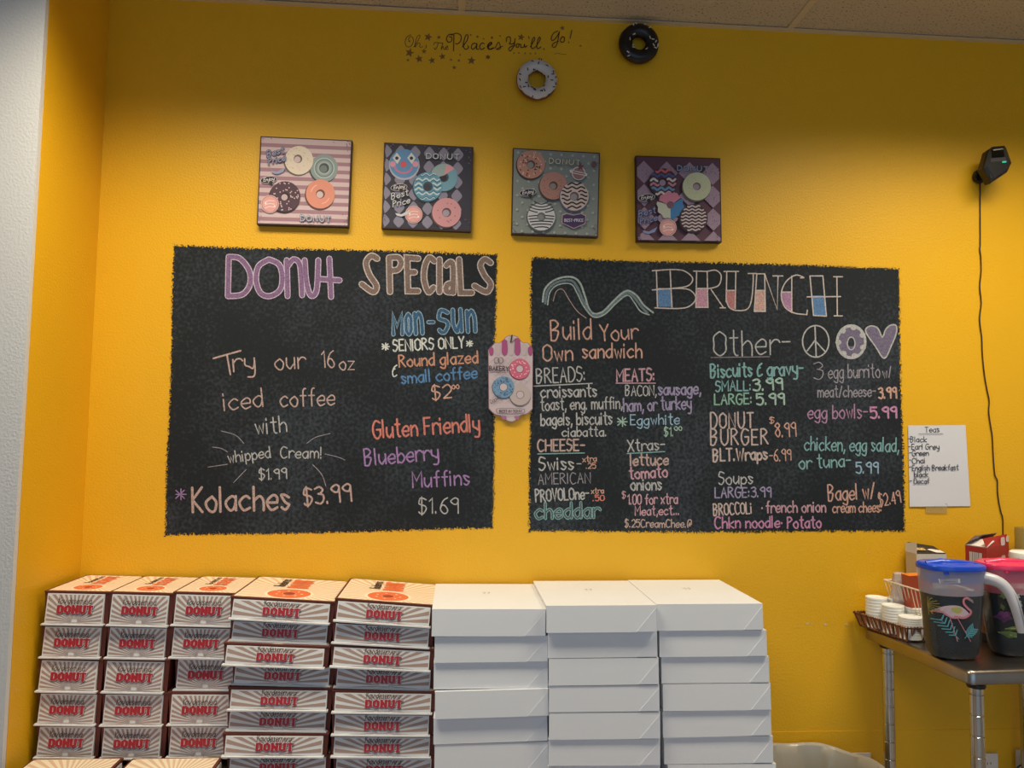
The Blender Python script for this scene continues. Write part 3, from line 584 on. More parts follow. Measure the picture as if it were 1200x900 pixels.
a3.donut(440, 398, 112, (176, 130, 120), 30, (140, 132, 130), (76, 56, 66)); a3.dots(440, 398, 45, 100, 22, (140, 84, 84), 4, 8)
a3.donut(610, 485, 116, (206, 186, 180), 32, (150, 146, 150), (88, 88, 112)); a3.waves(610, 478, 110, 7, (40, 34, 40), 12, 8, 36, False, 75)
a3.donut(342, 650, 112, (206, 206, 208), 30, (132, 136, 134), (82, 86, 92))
for k in range(9):
    yy = -92+k*23; h = math.sqrt(max(0, 110**2-yy**2))*.92
    pts = [(342+t_*h, 650+yy+22*t_*t_*(-1 if k < 4 else .3)-10) for t_ in [j/6-1 for j in range(13)]]
    if k in (3, 4, 5): a3.pr.line(pts[:5], 9, ink((56, 54, 62))); a3.pr.line(pts[8:], 9, ink((56, 54, 62)))
    else: a3.pr.line(pts, 9, ink((56, 54, 62)))
hp = [(515, 640), (545, 628), (605, 640), (665, 628), (698, 645), (694, 705), (605, 742), (513, 700)]
a3.pr.poly([(x+(x-605)*.06, y+(y-684)*.12) for x, y in hp], ink((196, 160, 172))); a3.pr.poly(hp, ink((70, 52, 92))); text(a3.pr, 'BEST-PRICE', 530, 690, 682, 690, 22, 4, ink((206, 200, 216)))
a3.pr.poly(circ(645, 298, 56), ink((206, 198, 196))); a3.pr.poly(circ(645, 300, 48), ink((150, 112, 112))); a3.pr.poly(star(660, 245, 34), ink((104, 72, 82))); a3.pr.poly([(570, 268), (716, 300), (712, 322), (574, 292)], ink((214, 204, 204))); a3.pr.line([(600, 285), (650, 298), (695, 306)], 8, ink((92, 60, 70)))
a3.pr.poly(circ(770, 225, 20, 28, 9), ink((110, 76, 86)))
a3.bubble(232, 454); a3.word('DONUT', 405, 215, 655, 232, 40, (206, 200, 182), (104, 108, 104), 6); a3.wear(3, (112, 84, 92)); a3.done()
a4 = Art(730, 170, 6.923, [(104,85),(790,106),(802,790),(112,780)], 'picture_panel', 'square donut picture with plum and lilac diamonds, rightmost of the four', group='donut picture panels')
a4.quad(.012, .012, .988, .985, ink((92, 58, 74)))
for r_ in range(9):
    for c_ in range(5):
        u = .095+c_*.27+(0 if r_ % 2 == 0 else .135)-.0; v = .19+(r_-2)*.135+(0 if r_ % 2 == 0 else 0)
        u -= .27 if r_ % 2 else 0
        pts = [(u-.132, v), (u, v-.132), (u+.132, v), (u, v+.132)]
        if r_ % 2 == 1: continue
        if any(p[0] < -.05 or p[0] > 1.05 or p[1] < -.2 or p[1] > 1.2 for p in pts): continue
        cl_ = lambda p: (min(.986, max(.014, p[0])), min(.984, max(.014, p[1])))
        # clip the diamond to the panel
        def clip(poly, ax, lim, keep):
            out = []
            for i in range(len(poly)):
                A, B = poly[i], poly[(i+1) % len(poly)]; ia = keep(A[ax]); ib = keep(B[ax])
                if ia: out.append(A)
                if ia != ib:
                    tt = (lim-A[ax])/(B[ax]-A[ax]); out.append((A[0]+(B[0]-A[0])*tt, A[1]+(B[1]-A[1])*tt))
            return out
        for ax, lim, keep in ((0, .014, lambda z: z >= .014), (0, .986, lambda z: z <= .986), (1, .014, lambda z: z >= .014), (1, .984, lambda z: z <= .984)):
            if pts: pts = clip(pts, ax, lim, keep)
        if len(pts) > 2:
            a4.pr.poly([a4.uv(*p) for p in pts], ink((158, 134, 154)))
            x, y = a4.uv(u, v)
            if u < .93 and .05 < v < .93: a4.dots(x, y, 10, 60, 16, (84, 60, 80), 3, r_*7+c_)
a4.donut(326, 300, 112, (70, 42, 56), 30, (158, 134, 154)); a4.waves(326, 300, 108, 6, None, 17, 10, 36, False, 62, [(196, 100, 104), (70, 84, 140), (206, 196, 196), (196, 130, 150), (96, 146, 190), (206, 196, 196)])
a4.donut(600, 335, 114, (190, 196, 164), 28, (158, 134, 154)); a4.dots(600, 335, 40, 105, 18, (140, 140, 120), 3, 9)
for a_, c_ in ((2.4, (192, 196, 178)), (4.6, (200, 126, 150)), (.5, (62, 126, 180))):
    a4.pr.poly([(385, 490)]+[(385+(108+7*math.sin(5*t_*2))*math.cos(t_), 490+(108+7*math.sin(5*t_*2))*math.sin(t_)) for t_ in [a_-1.05+2.1*k/14 for k in range(15)]], ink(c_))
a4.pr.poly(circ(385, 485, 30), ink((120, 84, 104)))
a4.donut(575, 592, 114, (64, 44, 54), 0); a4.waves(575, 592, 108, 8, (206, 190, 192), 11, 6, 0, False, 52)
a4.badge(366, 668, 66); a4.bubble(192, 426); a4.script(130, 552, (130, 146, 190), (70, 56, 84)); a4.word('DONUT', 442, 205, 690, 212, 38, (130, 170, 200), (70, 60, 84), 6); a4.wear(4, (70, 40, 54)); a4.done()
# bakery plaque hanging between the boards
pts = [(90,225),(118,195),(150,160),(190,163),(222,140),(250,105),(278,96),(300,95),(322,97),(350,108),(372,140),(400,160),(440,160),(465,190),(485,225),(482,745),(460,768),(430,790),(395,794),(365,810),(338,842),(310,858),(280,858),(240,842),(195,805),(150,795),(120,770),(95,742)]
bp = Art(560, 380, 7.5, pts, 'bakery_plaque', 'narrow scalloped bakery plaque hanging between the two chalkboards', .012, 'sign', edge=ink((146, 112, 124)))
pr = bp.pr; cx, cy = 288, 476
pr.poly([(cx+(x-cx)*.975, cy+(y-cy)*.985) for x, y in pts], ink((196, 180, 186)))
for k in range(-9, 14):
    for s_ in (1, -1):
        x0 = 100+k*55; seg = [(x0+t_*45*s_+(0 if s_ > 0 else 0), 290+t_*45) for t_ in range(0, 10)]; seg = [p for p in seg if 100 < p[0] < 474]
        if len(seg) > 1: pr.line(seg, 4, ink((182, 166, 172)))
for i, x in enumerate((118, 175, 235, 292, 348, 406, 460)):
    c1 = ink((158, 74, 124)) if i % 2 == 0 else ink((186, 170, 176)); top = {118: 196, 175: 165, 235: 130, 292: 100, 348: 118, 406: 166, 460: 190}[x]; hw = 26 if x not in (118, 460) else 20
    pr.poly([(x-hw*.9, top+14), (x, top), (x+hw*.9, top+14), (x+hw, 215), (x+hw, 245), (x+hw*.7, 268), (x, 278), (x-hw*.7, 268), (x-hw, 245), (x-hw, 215)], c1)
for i, x in enumerate((228, 285, 340)):
    if i != 1: pr.poly([(x-24, 808), (x+24, 808), (x+18 if x > 285 else x+20, 838), (x-8, 836)], ink((166, 104, 146)))
def dd(x, y, r, c_, dots, dc_):
    pr.poly(circ(x-3, y+5, r*1.03), ink(tuple(int(v*.55) for v in c_))); pr.ring(x, y, r, ink(c_), .36); pr.poly(circ(x, y, r*.34), ink((196, 180, 186))); pr.line(circ(x, y, r*.36), 5, ink(tuple(int(v*.6) for v in c_)), closed=True)
    bp.dots(x, y, r*.5, r*.92, dots, dc_, 5, int(x))
dd(368, 392, 90, (200, 98, 128), 26, (238, 214, 214)); dd(372, 620, 92, (184, 170, 170), 0, (0, 0, 0)); dd(225, 552, 95, (112, 150, 184), 60, (70, 96, 124))
text(pr, 'BAKERY', 100, 405, 268, 412, 40, 8, ink((70, 56, 70)), gap=3); pr.line([(105, 422), (262, 425)], 3, ink((120, 104, 116)))
for x in (165, 200): pr.line(circ(x, 318, 22, 26), 5, ink((86, 70, 84)), closed=True)
text(pr, 'Donuts', 118, 700, 205, 640, 34, 4, ink((96, 84, 100)), slant=.2)
pr.line(spline([(175, 742), (165, 762), (178, 782), (290, 788), (400, 780), (410, 760), (398, 744), (290, 740)], 4, True), 4, ink((90, 76, 88))); text(pr, 'BEST IN TOWN', 190, 775, 385, 775, 22, 5, ink((76, 64, 76)))
bp.done(); MB().tube([P(600, 392.5, -.014), P(598.5, 401, -.016)], .0022, M_BLK).build('nail', bp.e)
MB().tube([P(605, 396, -.014), P(598.5, 402, -.016)], .001, ink((150, 120, 80))).build('hanging_wire', bp.e)
# ================================================================= TEA LIST
C3 = lambda X, Y: (1050+X/5.625, 480+Y/5.625)
tp = empty('tea_list_sheet', P(*C3(280, 370)), 'white paper sheet with a handwritten list of teas taped to the wall', 'paper')
q_ = [(80,105),(458,102),(490,636),(90,640)]; mb = MB(); PAP = mat('paper', (214, 216, 222), .7, bump=.1, bscale=12)
N_ = 8; vs = []
for j in range(N_+1):
    for i in range(N_+1):
        u, v = i/N_, j/N_; X = (q_[0][0]*(1-u)+q_[1][0]*u)*(1-v)+(q_[3][0]*(1-u)+q_[2][0]*u)*v; Y = (q_[0][1]*(1-u)+q_[1][1]*u)*(1-v)+(q_[3][1]*(1-u)+q_[2][1]*u)*v
        vs.append(P(*C3(X, Y), -.003-.004*max(0, v-.75)*(1+math.sin(u*5))))
nn = len(vs); vs += [p+Vector((0, .0006, 0)) for p in vs]
fs = [(j*(N_+1)+i, (j+1)*(N_+1)+i, (j+1)*(N_+1)+i+1, j*(N_+1)+i+1) for j in range(N_) for i in range(N_)]; fs += [tuple(a+nn for a in f)[::-1] for f in fs]
mb.faces(vs, fs, PAP); mb.smooth = True; mb.build('sheet', tp)
pr = Print(lambda X, Y, l: P(*C3(X, Y), -.0036-.00005*l)); IK = ink((52, 54, 66))
for t_, x0, y0, x1, y1 in (('Teas', 192, 150, 285, 148), ('-', 82, 210, 92, 210), ('Black', 96, 215, 202, 213), ('-', 82, 262, 96, 262), ('Earl Grey', 104, 262, 285, 262), ('-', 88, 302, 100, 302), ('Green', 108, 305, 215, 303), ('-', 88, 350, 100, 350), ('Chai', 108, 355, 192, 352), ('-', 88, 396, 100, 396), ('English Breakfast', 108, 402, 412, 398), ('black', 122, 445, 212, 443), ('-', 90, 488, 105, 488), ('Decaf', 120, 490, 220, 488)):
    text(pr, t_, x0, y0, x1, y1, 36, 4.5, IK, jit=.3)
pr.line([(150, 160), (310, 159)], 3, IK); pr.build('lettering', tp)
tag(MB().box(tuple(P(1085, 601, -.004)), tuple(P(1110, 590, -.0036)), mat('clear_tape', (200, 180, 120), .3, alpha=.35)).build('tape', tp), 'clear tape')
# ================================================================= DONUT ORNAMENTS
def ornament(px, py, R, label, icing, base, spr, seed, n_spr, holeR=.42):
    c = P(px, py, -.03); e = empty('donut_ornament', (c.x, -.002, c.z), label, 'wall ornament', 'three-dimensional donut ornaments')
    Rm = R*(1+holeR)/2; rm = R*(1-holeR)/2; rnd = random.Random(seed); q = e['_o']
    def torus(Rm, r, f, m, name, parent, n1=44, n2=16, a0=0, a1=2*math.pi, wob=0):
        vs = []; full = wob == 0
        for i in range(n1):
            t_ = 2*math.pi*i/n1; ws = 1+wob*(math.sin(5*t_+seed)+.6*math.sin(11*t_)+.4*math.sin(17*t_+2))
            for k in range(n2+1):
                s_ = a0*ws+(a1*ws-a0*ws)*k/n2; rr = Rm+r*math.sin(s_); vs.append(Vector((c.x+rr*math.cos(t_), c.y-f*r*math.cos(s_), c.z+rr*math.sin(t_))))
        fs = [(i*(n2+1)+k, i*(n2+1)+k+1, ((i+1) % n1)*(n2+1)+k+1, ((i+1) % n1)*(n2+1)+k) for i in range(n1) for k in range(n2)]
        mb = MB(); mb.faces(vs, fs, m); mb.smooth = True; return mb.build(name, parent)
    torus(Rm, rm, .8, base, 'dough', e)
    ic = torus(Rm, rm*1.06, .88, icing, 'icing', e, a0=-1.2, a1=1.02, wob=.10)
    for k in range(n_spr):
        t_ = rnd.uniform(0, 6.28); s_ = rnd.uniform(-.95, .95); rr = Rm+rm*1.06*math.sin(s_); p = Vector((c.x+rr*math.cos(t_), c.y-.88*rm*1.06*math.cos(s_), c.z+rr*math.sin(t_)))
        a = rnd.uniform(0, 3.14); d = Vector((math.cos(a), -.2*math.sin(s_), math.sin(a)))*.0052
        MB().tube([p-d, p+d], .0019, spr, 6).build('sprinkle', e)
ornament(629, 94, .074, 'white iced donut ornament with dark sprinkles below the wall lettering', mat('white_icing', (196, 192, 190), .35, bump=.2, bscale=60), mat('dough', (112, 68, 40), .6), M_BLK, 3, 30)
ornament(748.5, 51.5, .074, 'black iced donut ornament with white sprinkles touching the ceiling', mat('black_icing', (17, 14, 15), .35, bump=.2, bscale=60), mat('dark_dough', (46, 26, 20), .6), mat('white_sprinkle', (216, 210, 206), .5), 5, 18, .34)
# ================================================================= WALL CAMERA AND ITS CORD
K8 = lambda X, Y: (1130+X/12.857, 160+Y/12.857)
wc = empty('security_camera', P(*K8(210, 610)), 'small black camera on a swivel mount high on the wall at right', 'camera')
m_ = P(*K8(205, 615), 0); MB().lathe([(.0, 0), (.021, 0), (.024, .004), (.022, .012), (.012, .016), (0, .016)], (0, 0, 0), M_BLK, 24)
mb = MB(); mb.smooth = True
for i, (r0, y0) in enumerate([(0, -.002), (.022, -.002), (.0235, -.010), (.019, -.020), (0, -.022)]): pass
ringp = [(.0002, -.0015), (.024, -.0015), (.027, -.008), (.025, -.019), (.012, -.024), (.0002, -.0245)]
vs = [Vector((m_.x+r0*math.cos(2*math.pi*k/24), y0, m_.z+r0*math.sin(2*math.pi*k/24))) for r0, y0 in ringp for k in range(24)]
mb.faces(vs, [(i*24+k, (i+1)*24+k, (i+1)*24+(k+1) % 24, i*24+(k+1) % 24) for i in range(5) for k in range(24)], M_BLK); mb.build('mount_plate', wc)
arm0 = Vector((m_.x, -.02, m_.z)); arm1 = P(*K8(400, 560), -.055); mb = MB(); mb.smooth = True
mb.tube([arm0, arm0.lerp(arm1, .5), arm1], [.011, .010, .014], M_BLK, 12); mb.build('swivel_arm', wc)
# head: tapered prism facing the room, taller than wide
F8 = [(430,150),(600,135),(625,170),(708,400),(640,545),(400,705),(350,600),(280,480),(360,200)]
fr = [P(*K8(*p), -.088) for p in F8]; cxy = P(*K8(480, 400), -.088)
mb = MB(); mb.smooth = False
cen = sum((Vector(p) for p in fr), Vector())/len(fr); lay_ = []
for sc_, y_ in ((.80, -.098), (.97, -.091), (1.0, -.082), (.96, -.055), (.72, -.042)):
    lay_.append([Vector((cen.x+(p.x-cen.x)*sc_, y_, cen.z+(p.z-cen.z)*sc_)) for p in fr])
n = len(fr); vs = [p for l_ in lay_ for p in l_]
mb.faces(vs, [tuple(range(n))]+[tuple(range(4*n, 5*n))[::-1]]+[(i*n+k, (i+1)*n+k, (i+1)*n+(k+1) % n, i*n+(k+1) % n) for i in range(4) for k in range(n)], M_BLK); mb.build('camera_head', wc)
def pane(L, y_, m, name, th=.003):
    a = [P(*K8(*p), y_) for p in L]; b = [p+Vector((0, th, 0)) for p in a]; n = len(a)
    return MB().faces(a+b, [tuple(range(n)), tuple(range(n, 2*n))[::-1]]+[(i, n+i, n+(i+1) % n, (i+1) % n) for i in range(n)], m).build(name, wc)
tag(pane([(415,195),(590,175),(605,300),(420,315)], -.1005, M_BLKG, 'lens_window'), 'glossy black window')
tag(pane([(435,195),(580,178),(588,192),(440,212)], -.1012, mat('silver_strip', (190, 186, 180), .25, metal=.6), 'lens_trim', .0012), 'bright strip')
pane([(400,330),(620,310),(640,370),(400,385)], -.0992, mat('dark_grey_plastic', (66, 64, 64), .3), 'speaker_band', .002)
tag(pane([(575,372),(632,368),(634,390),(577,395)], -.1005, mat('teal_led', (40, 190, 150), .4, emit=.5), 'indicator_light'), 'small teal light')
pane([(385,560),(620,500),(640,520),(395,640)], -.096, mat('grille_black', (14, 14, 15), .6), 'speaker_grille', .003)
cordpts = [(1148.5,214),(1148.7,250),(1148.8,285),(1148.2,292),(1149.3,300),(1149.8,318),(1148.2,336),(1150,355),(1148,374),(1150.5,395),(1151.3,415),(1153.8,440),(1157,458),(1159.3,470),(1158.6,482),(1160.6,497),(1162.9,512),(1164,535),(1165.8,556),(1168.8,563),(1169,575),(1170.5,588),(1173,600),(1175.2,608),(1175.4,625),(1175.6,668)]
co = MB(); co.smooth = True; co.tube([P(x, y, -.004) for x, y in spline(cordpts, 3)], .0022, mat('dark_brown_cord', (56, 32, 22), .6), 8); tag(co.build('power_cord'), 'thin dark cord hanging down the wall from the black camera', 'cord')
# ================================================================= DONUT CARTONS
ZT = .46   # top of the low table that carries the stacks
def sunburst(pr, x0, y0, x1, y1, cx, cy, n, m, sw=.5, r0=0):
    def hit(a):
        dx, dy = math.cos(a), math.sin(a); t_ = 1e9
        if dx > 1e-9: t_ = min(t_, (x1-cx)/dx)
        if dx < -1e-9: t_ = min(t_, (x0-cx)/dx)
        if dy > 1e-9: t_ = min(t_, (y1-cy)/dy)
        if dy < -1e-9: t_ = min(t_, (y0-cy)/dy)
        return (cx+dx*t_, cy+dy*t_), t_
    l = pr.lay()
    for k in range(n):
        a = 2*math.pi*(k+.25)/n; b = a+2*math.pi/n*sw; pa, ta = hit(a); pb, tb = hit(b)
        if min(ta, tb) < 1e-4: continue
        L = [(cx+(pa[0]-cx)*r0, cy+(pa[1]-cy)*r0)]; L.append(pa)
        if abs(pa[0]-pb[0]) > 1e-6 and abs(pa[1]-pb[1]) > 1e-6:
            L.append((x0 if min(pa[0], pb[0]) <= x0+1e-6 else x1, y0 if min(pa[1], pb[1]) <= y0+1e-6 else y1))
        L.append(pb); L.append((cx+(pb[0]-cx)*r0, cy+(pb[1]-cy)*r0))
        pr.mb.poly([pr.f(x, y, l) for x, y in L], m)
def slab(pr, x0, x1, y, h):
    # heavy slab-serif word, red over a pale outline and a dark lower shadow
    g = {'D': [((0, .16), (0, .84), 1), ((-.12, .08), (.36, .08), 0), ((-.12, .92), (.36, .92), 0), ((.36, .08), (.62, .3), 2), ((.62, .25), (.62, .75), 1), ((.62, .7), (.36, .92), 2)],
         'O': [((0, .28), (0, .72), 1), ((.62, .28), (.62, .72), 1), ((0, .72), (.31, .93), 2), ((.31, .93), (.62, .72), 2), ((.62, .28), (.31, .07), 2), ((.31, .07), (0, .28), 2)],
         'N': [((0, .1), (0, .9), 1), ((.62, .1), (.62, .9), 1), ((0, .88), (.62, .12), 2), ((-.18, .08), (.18, .08), 0), ((-.18, .92), (.1, .92), 0), ((.45, .92), (.8, .92), 0)],
         'U': [((0, .25), (0, .9), 1), ((.62, .25), (.62, .9), 1), ((0, .28), (.31, .08), 2), ((.31, .08), (.62, .28), 2), ((-.18, .92), (.18, .92), 0), ((.45, .92), (.8, .92), 0)],
         'T': [((.31, .1), (.31, .9), 1), ((-.1, .92), (.72, .92), 0), ((-.1, .8), (-.1, .92), 3), ((.72, .8), (.72, .92), 3), ((.12, .08), (.5, .08), 0)]}
    pitch = (x1-x0)/4.82; sc_ = pitch*.9
    for ps in range(3):
        wds = {0: (.17, .37, .28, .14), 1: (.17, .37, .28, .14), 2: (.18, .38, .28, .13)}[ps]; ex = (.10, .10, 0)[ps]; m = (M_SCR, ink((240, 232, 228)), M_RED)[ps]
        for k, ch in enumerate('DONUT'):
            for a, b, wi in g[ch]:
                pr.l += .3; ox = x0+k*pitch+.14*sc_; dy = -.06*h if ps == 0 else 0; dx = .05*h if ps == 0 else 0
                pr.line([(ox+a[0]*sc_+dx, y+a[1]*h+dy), (ox+b[0]*sc_+dx, y+b[1]*h+dy)], (wds[wi]+ex)*h, m, l=pr.l)
        pr.l += .6
def donut_box(W, D, H, name):
    """local: x centred, y = 0 front .. D back, z = 0 .. H"""
    e = empty(name, (0, 0, 0)); e['_o'] = (0, 0, 0); w = W/2
    b = MB(); ins = .004
    b.faces([Vector(p) for p in ((-w+ins,ins,0),(w-ins,ins,0),(w-ins,D-ins,0),(-w+ins,D-ins,0),(-w,0,H-.003),(w,0,H-.003),(w,D,H-.003),(-w,D,H-.003))], [(0,3,2,1),(4,5,6,7),(0,1,5,4),(1,2,6,5),(2,3,7,6),(3,0,4,7)], M_MAROON)
    b.build('carton', e)
    lid = MB().box((-w-.001, -.002, H-.0035), (w+.001, D, H), M_MAROON).build('lid', e)
    z0, z1 = .0045, H-.007; fl = MB(); fy = lambda z: -.003-.009*(1-(z-z0)/(z1-z0))
    xa, xb = -w+.010, w-.015
    fl.faces([Vector(p) for p in ((xa,fy(z0),z0),(xb,fy(z0),z0),(xb,fy(z1),z1),(xa,fy(z1),z1),(xa,0,z0),(xb,0,z0),(xb,0,z1),(xa,0,z1))], [(0,1,2,3),(4,7,6,5),(0,4,5,1),(1,5,6,2),(2,6,7,3),(3,7,4,0)], M_FLAP)
    fl.box((-w+.002, -.016, .0005), (w-.010, 0, .0045), M_FLAP)
    flap = fl.build('front_flap', e)
    FP = lambda x, z, l: Vector((x, fy(z)-.0004-.00008*l, z)); pr = Print(FP); pr.flip = True
    sunburst(pr, xa+.003, z0+.002, xb-.003, z1-.003, 0, z0+.006, 40, M_RAY, .5, .1); pr.build('sunburst_print', flap)
    pr = Print(lambda x, z, l: Vector((x, fy(z)-.0012-.0001*l, z))); pr.flip = True
    big = H < .09; s_ = H*(.0105 if not big else .0145); th = .0235 if not big else .0215; tw = W*.27 if not big else W*.175
    cz = H*(.36 if not big else .30)
    slab(pr, -tw, tw, cz, th)
    text(pr, 'You deserve a', -tw*1.05, cz+th*1.22, tw*.85, cz+th*1.22, th*.74, th*.07, M_SCR, jit=.2, slant=.25, gap=2.4, space=3)
    pr.build('lettering', flap)
    # lid print: donut towards the front, wording running back
    m_ = .006; lx = w-m_; pr = Print(lambda x, y, l: Vector((x, y, H+.0003+.00008*l)))
    cr = .012; corner = [(-lx, m_+.002), (lx, m_+.002), (lx, D-m_-cr), (lx-cr*.3, D-m_-cr*.3), (lx-cr, D-m_), (-lx+cr, D-m_), (-lx+cr*.3, D-m_-cr*.3), (-lx, D-m_-cr)]
    pr.poly(corner, M_LIDC); sunburst(pr, -lx+.003, m_+.005, lx-.003, D-m_-.004, 0, D*.36, 44, M_RAY2, .45, .12)
    r_ = min(W, D)*.2; cy_ = D*.24; pr.poly(circ(0, cy_, r_*1.2, n=30), M_LIDC); pr.ring(0, cy_, r_*1.05, M_ORG, .3, n=30); pr.poly(circ(0, cy_, r_*.3), ink((150, 60, 40)))
    for k in range(7): pr.poly(circ(r_*.62*math.cos(k*.9), cy_+r_*.62*math.sin(k*.9), r_*.07, n=6), M_LIDC)
    pr.flip = True
    hh = W*.17; text(pr, 'DONUT', W*.11, cy_+r_*1.45, W*.11, D*.9, hh, hh*.28, M_ORG, jit=.05, gap=2.6); text(pr, 'You deserve a', -W*.12, cy_+r_*1.5, -W*.12, D*.88, hh*.6, hh*.09, M_SCR, jit=.2, slant=.25, gap=1.4, space=3)
    pr.build('lid_print', lid)
    return e
SMW, SMD, SMH = .190, .262, .0985; LGW, LGD, LGH = .305, .325, .0655
proto_s = donut_box(SMW, SMD, SMH, 'donut_box'); proto_l = donut_box(LGW, LGD, LGH, 'donut_box')
used = {'s': False, 'l': False, 'w': False}
def white_box(W, D, H):
    e = empty('pastry_box', (0, 0, 0)); w = W/2; b = MB()
    b.faces([Vector(p) for p in ((-w+.004,.004,0),(w-.004,.004,0),(w-.004,D-.003,0),(-w+.004,D-.003,0),(-w,0,H-.003),(w,0,H-.003),(w,D,H-.003),(-w,D,H-.003))], [(0,3,2,1),(4,5,6,7),(0,1,5,4),(1,2,6,5),(2,3,7,6),(3,0,4,7)], M_CARD); b.build('carton', e)
    l_ = MB().box((-w-.001, -.0035, H-.0022), (w+.001, D, H), M_CARD).build('lid', e)
    f_ = MB(); f_.faces([Vector(p) for p in ((-w-.0005,-.0075,.0015),(w+.0005,-.0075,.0015),(w+.0005,-.0035,H-.0015),(-w-.0005,-.0035,H-.0015),(-w,.001,.0015),(w,.001,.0015),(w,.001,H-.0015),(-w,.001,H-.0015))], [(0,1,2,3),(4,7,6,5),(0,4,5,1),(1,5,6,2),(2,6,7,3),(3,7,4,0)], M_CARD)
    fo = f_.build('front_flap', e)
    t_ = MB(); t_.faces([Vector(p) for p in ((w-.062,-.0085,.003),(w-.001,-.0085,.003),(w-.001,-.0048,H-.008),(w-.062,-.0073,.003),(w-.001,-.0073,.003),(w-.001,-.0036,H-.008))], [(0,1,2),(3,5,4),(0,3,4,1),(1,4,5,2),(2,5,3,0)], M_CARD2); t_.build('corner_fold', fo)
    pr = Print(lambda x, y, l: Vector((x, y, H+.0004+.00005*l))); pr.flip = True
    GK = ink((130, 124, 116)); text(pr, '14 14', -.012, D*.60, .012, D*.60, .011, .0014, GK); text(pr, 'x 4', -.010, D*.56, .010, D*.56, .008, .0012, GK); pr.mb.build('size_mark', l_)
    return e
WHW, WHD, WHH = .335, .385, .0785
proto_w = white_box(WHW, WHD, WHH)
ORD = ['topmost', 'second from the top', 'third from the top', 'fourth from the top', 'fifth from the top', 'sixth from the top', 'seventh from the top', 'eighth from the top', 'ninth from the top']
def place(kind, L, R, yf, jy, label, group, cat, extra=False, zb=None, hnom=None, sc_z=1):
    y0 = yf-jy; a = P(*L, y0); b = P(R[0]+(2.2 if kind == 'l' else 0), R[1], y0); proto = {'s': proto_s, 'l': proto_l, 'w': proto_w}[kind]; W0 = {'s': SMW, 'l': LGW, 'w': WHW}[kind]
    if used[kind]: o = copy_tree(proto)
    else: o = proto; used[kind] = True
    c = (a+b)/2; o.location = (c.x, yf, c.z if zb is None else zb); tilt = math.atan2(a.z-b.z, b.x-a.x)
    o.rotation_euler = (0, tilt, 0); o.scale = ((b-a).length/W0, 1, sc_z); tag(o, label, cat, group); o['_o'] = tuple(o.location); return o, c
cA = lambda X, Y: (X/3.6, 650+Y/3.6); cB = lambda X, Y: (250+X/3.6, 650+Y/3.6); cC = lambda X, Y: (490+X/3.75, 660+Y/3.75); cD = lambda X, Y: (720+X/3.75, 660+Y/3.75)
def stack(kind, rows, f, yf, jit, desc, group, cat, H):
    zs = []
    for i, ((x0, y0), (x1, y1)) in enumerate(rows):
        o, c = place(kind, f(x0, y0), f(x1, y1), yf+jit[i % len(jit)], jit[i % len(jit)], '%s, %s' % (desc, ORD[i]), group, cat); zs.append(o.location.z); last = (x0, y0, x1, y1, o.location.z, o)
        if i:   # cartons press on each other: never taller than the room below the one above
            o.scale.z = max(.8, min(1, (zs[-2]-zs[-1]-.0006)/H))
            if zs[-2]-zs[-1] < H*.8: o.location.z = zs[-1] = zs[-2]-H*.8
        last = (x0, y0, x1, y1, o.location.z, o)
    # the rest of the stack down to the table, below the picture
    k = len(rows); z = zs[-1]
    while z-ZT > H*.6:
        nleft = max(1, round((z-ZT)/H)); hh = (z-ZT)/nleft; z2 = z-hh
        src = last[5]; o = copy_tree(src); o.location = (src.location.x, src.location.y, z2); o.rotation_euler = (0, 0, 0); o.scale = (src.scale.x, 1, min(1, hh/H))
        o['label'] = '%s, %s' % (desc, ORD[k] if k < len(ORD) else 'lowest'); z = z2; k += 1
g1 = 'small donut cartons stacked at left'; g2 = 'large donut cartons stacked in the middle'; g3 = 'white pastry boxes stacked at right'
stack('s', [((180,293),(458,298)),((166,434),(440,438)),((154,575),(428,580)),((148,716),(420,720)),((142,858),(412,860))], cA, -.268, [0, .004, 0, .003, .006], 'small sunburst donut carton in the first stack from the left wall', g1, 'carton', SMH)
stack('s', [((452,297),(728,304)),((438,438),(714,443)),((428,580),(706,585)),((420,722),(702,724)),((414,864),(694,862))], cA, -.275, [0, .008, .003, .006, .008], 'small sunburst donut carton in the second stack from the left wall', g1, 'carton', SMH)
stack('s', [((722,297),(1000,304)),((712,435),(985,440)),((722,578),(1000,580)),((706,716),(985,716)),((700,856),(978,856))], cA, -.28, [0, .003, .02, 0, .004], 'small sunburst donut carton in the third stack from the left wall', g1, 'carton', SMH)
stack('l', [((65,270),(500,294)),((60,366),(488,383)),((42,459),(480,476)),((66,553),(496,566)),((58,654),(492,658)),((48,745),(484,751)),((38,846),(476,848)),((50,938),(484,938))], cB, -.335, [0, .014, -.010, .022, 0, .012, -.006, .01], 'large sunburst donut carton in the fourth stack from the left wall', g2, 'carton', LGH)
stack('l', [((505,278),(922,308)),((495,374),(918,398)),((490,471),(922,492)),((500,567),(925,580)),((497,664),(930,670)),((495,761),(920,765)),((492,854),(924,857)),((500,950),(930,952))], cB, -.345, [0, .008, -.002, .022, 0, .004, .006, .01], 'large sunburst donut carton beside the white pastry boxes', g2, 'carton', LGH)
stack('w', [((60,321),(558,320)),((72,439),(568,433)),((68,557),(570,550)),((75,682),(570,667)),((68,798),(568,782)),((72,920),(572,905))], cC, -.40, [0, .004, .008, -.004, .006, .004], 'white pastry box in the white stack nearest the sunburst cartons', g3, 'box', WHH)
stack('w', [((563,305),(1045,301)),((572,422),(1053,416)),((575,541),(1058,535)),((575,657),(1060,652)),((575,776),(1062,771)),((573,892),(1062,889))], cC, -.415, [-.002, .012, .008, .006, .003, .005], 'white pastry box in the middle white stack', g3, 'box', WHH)
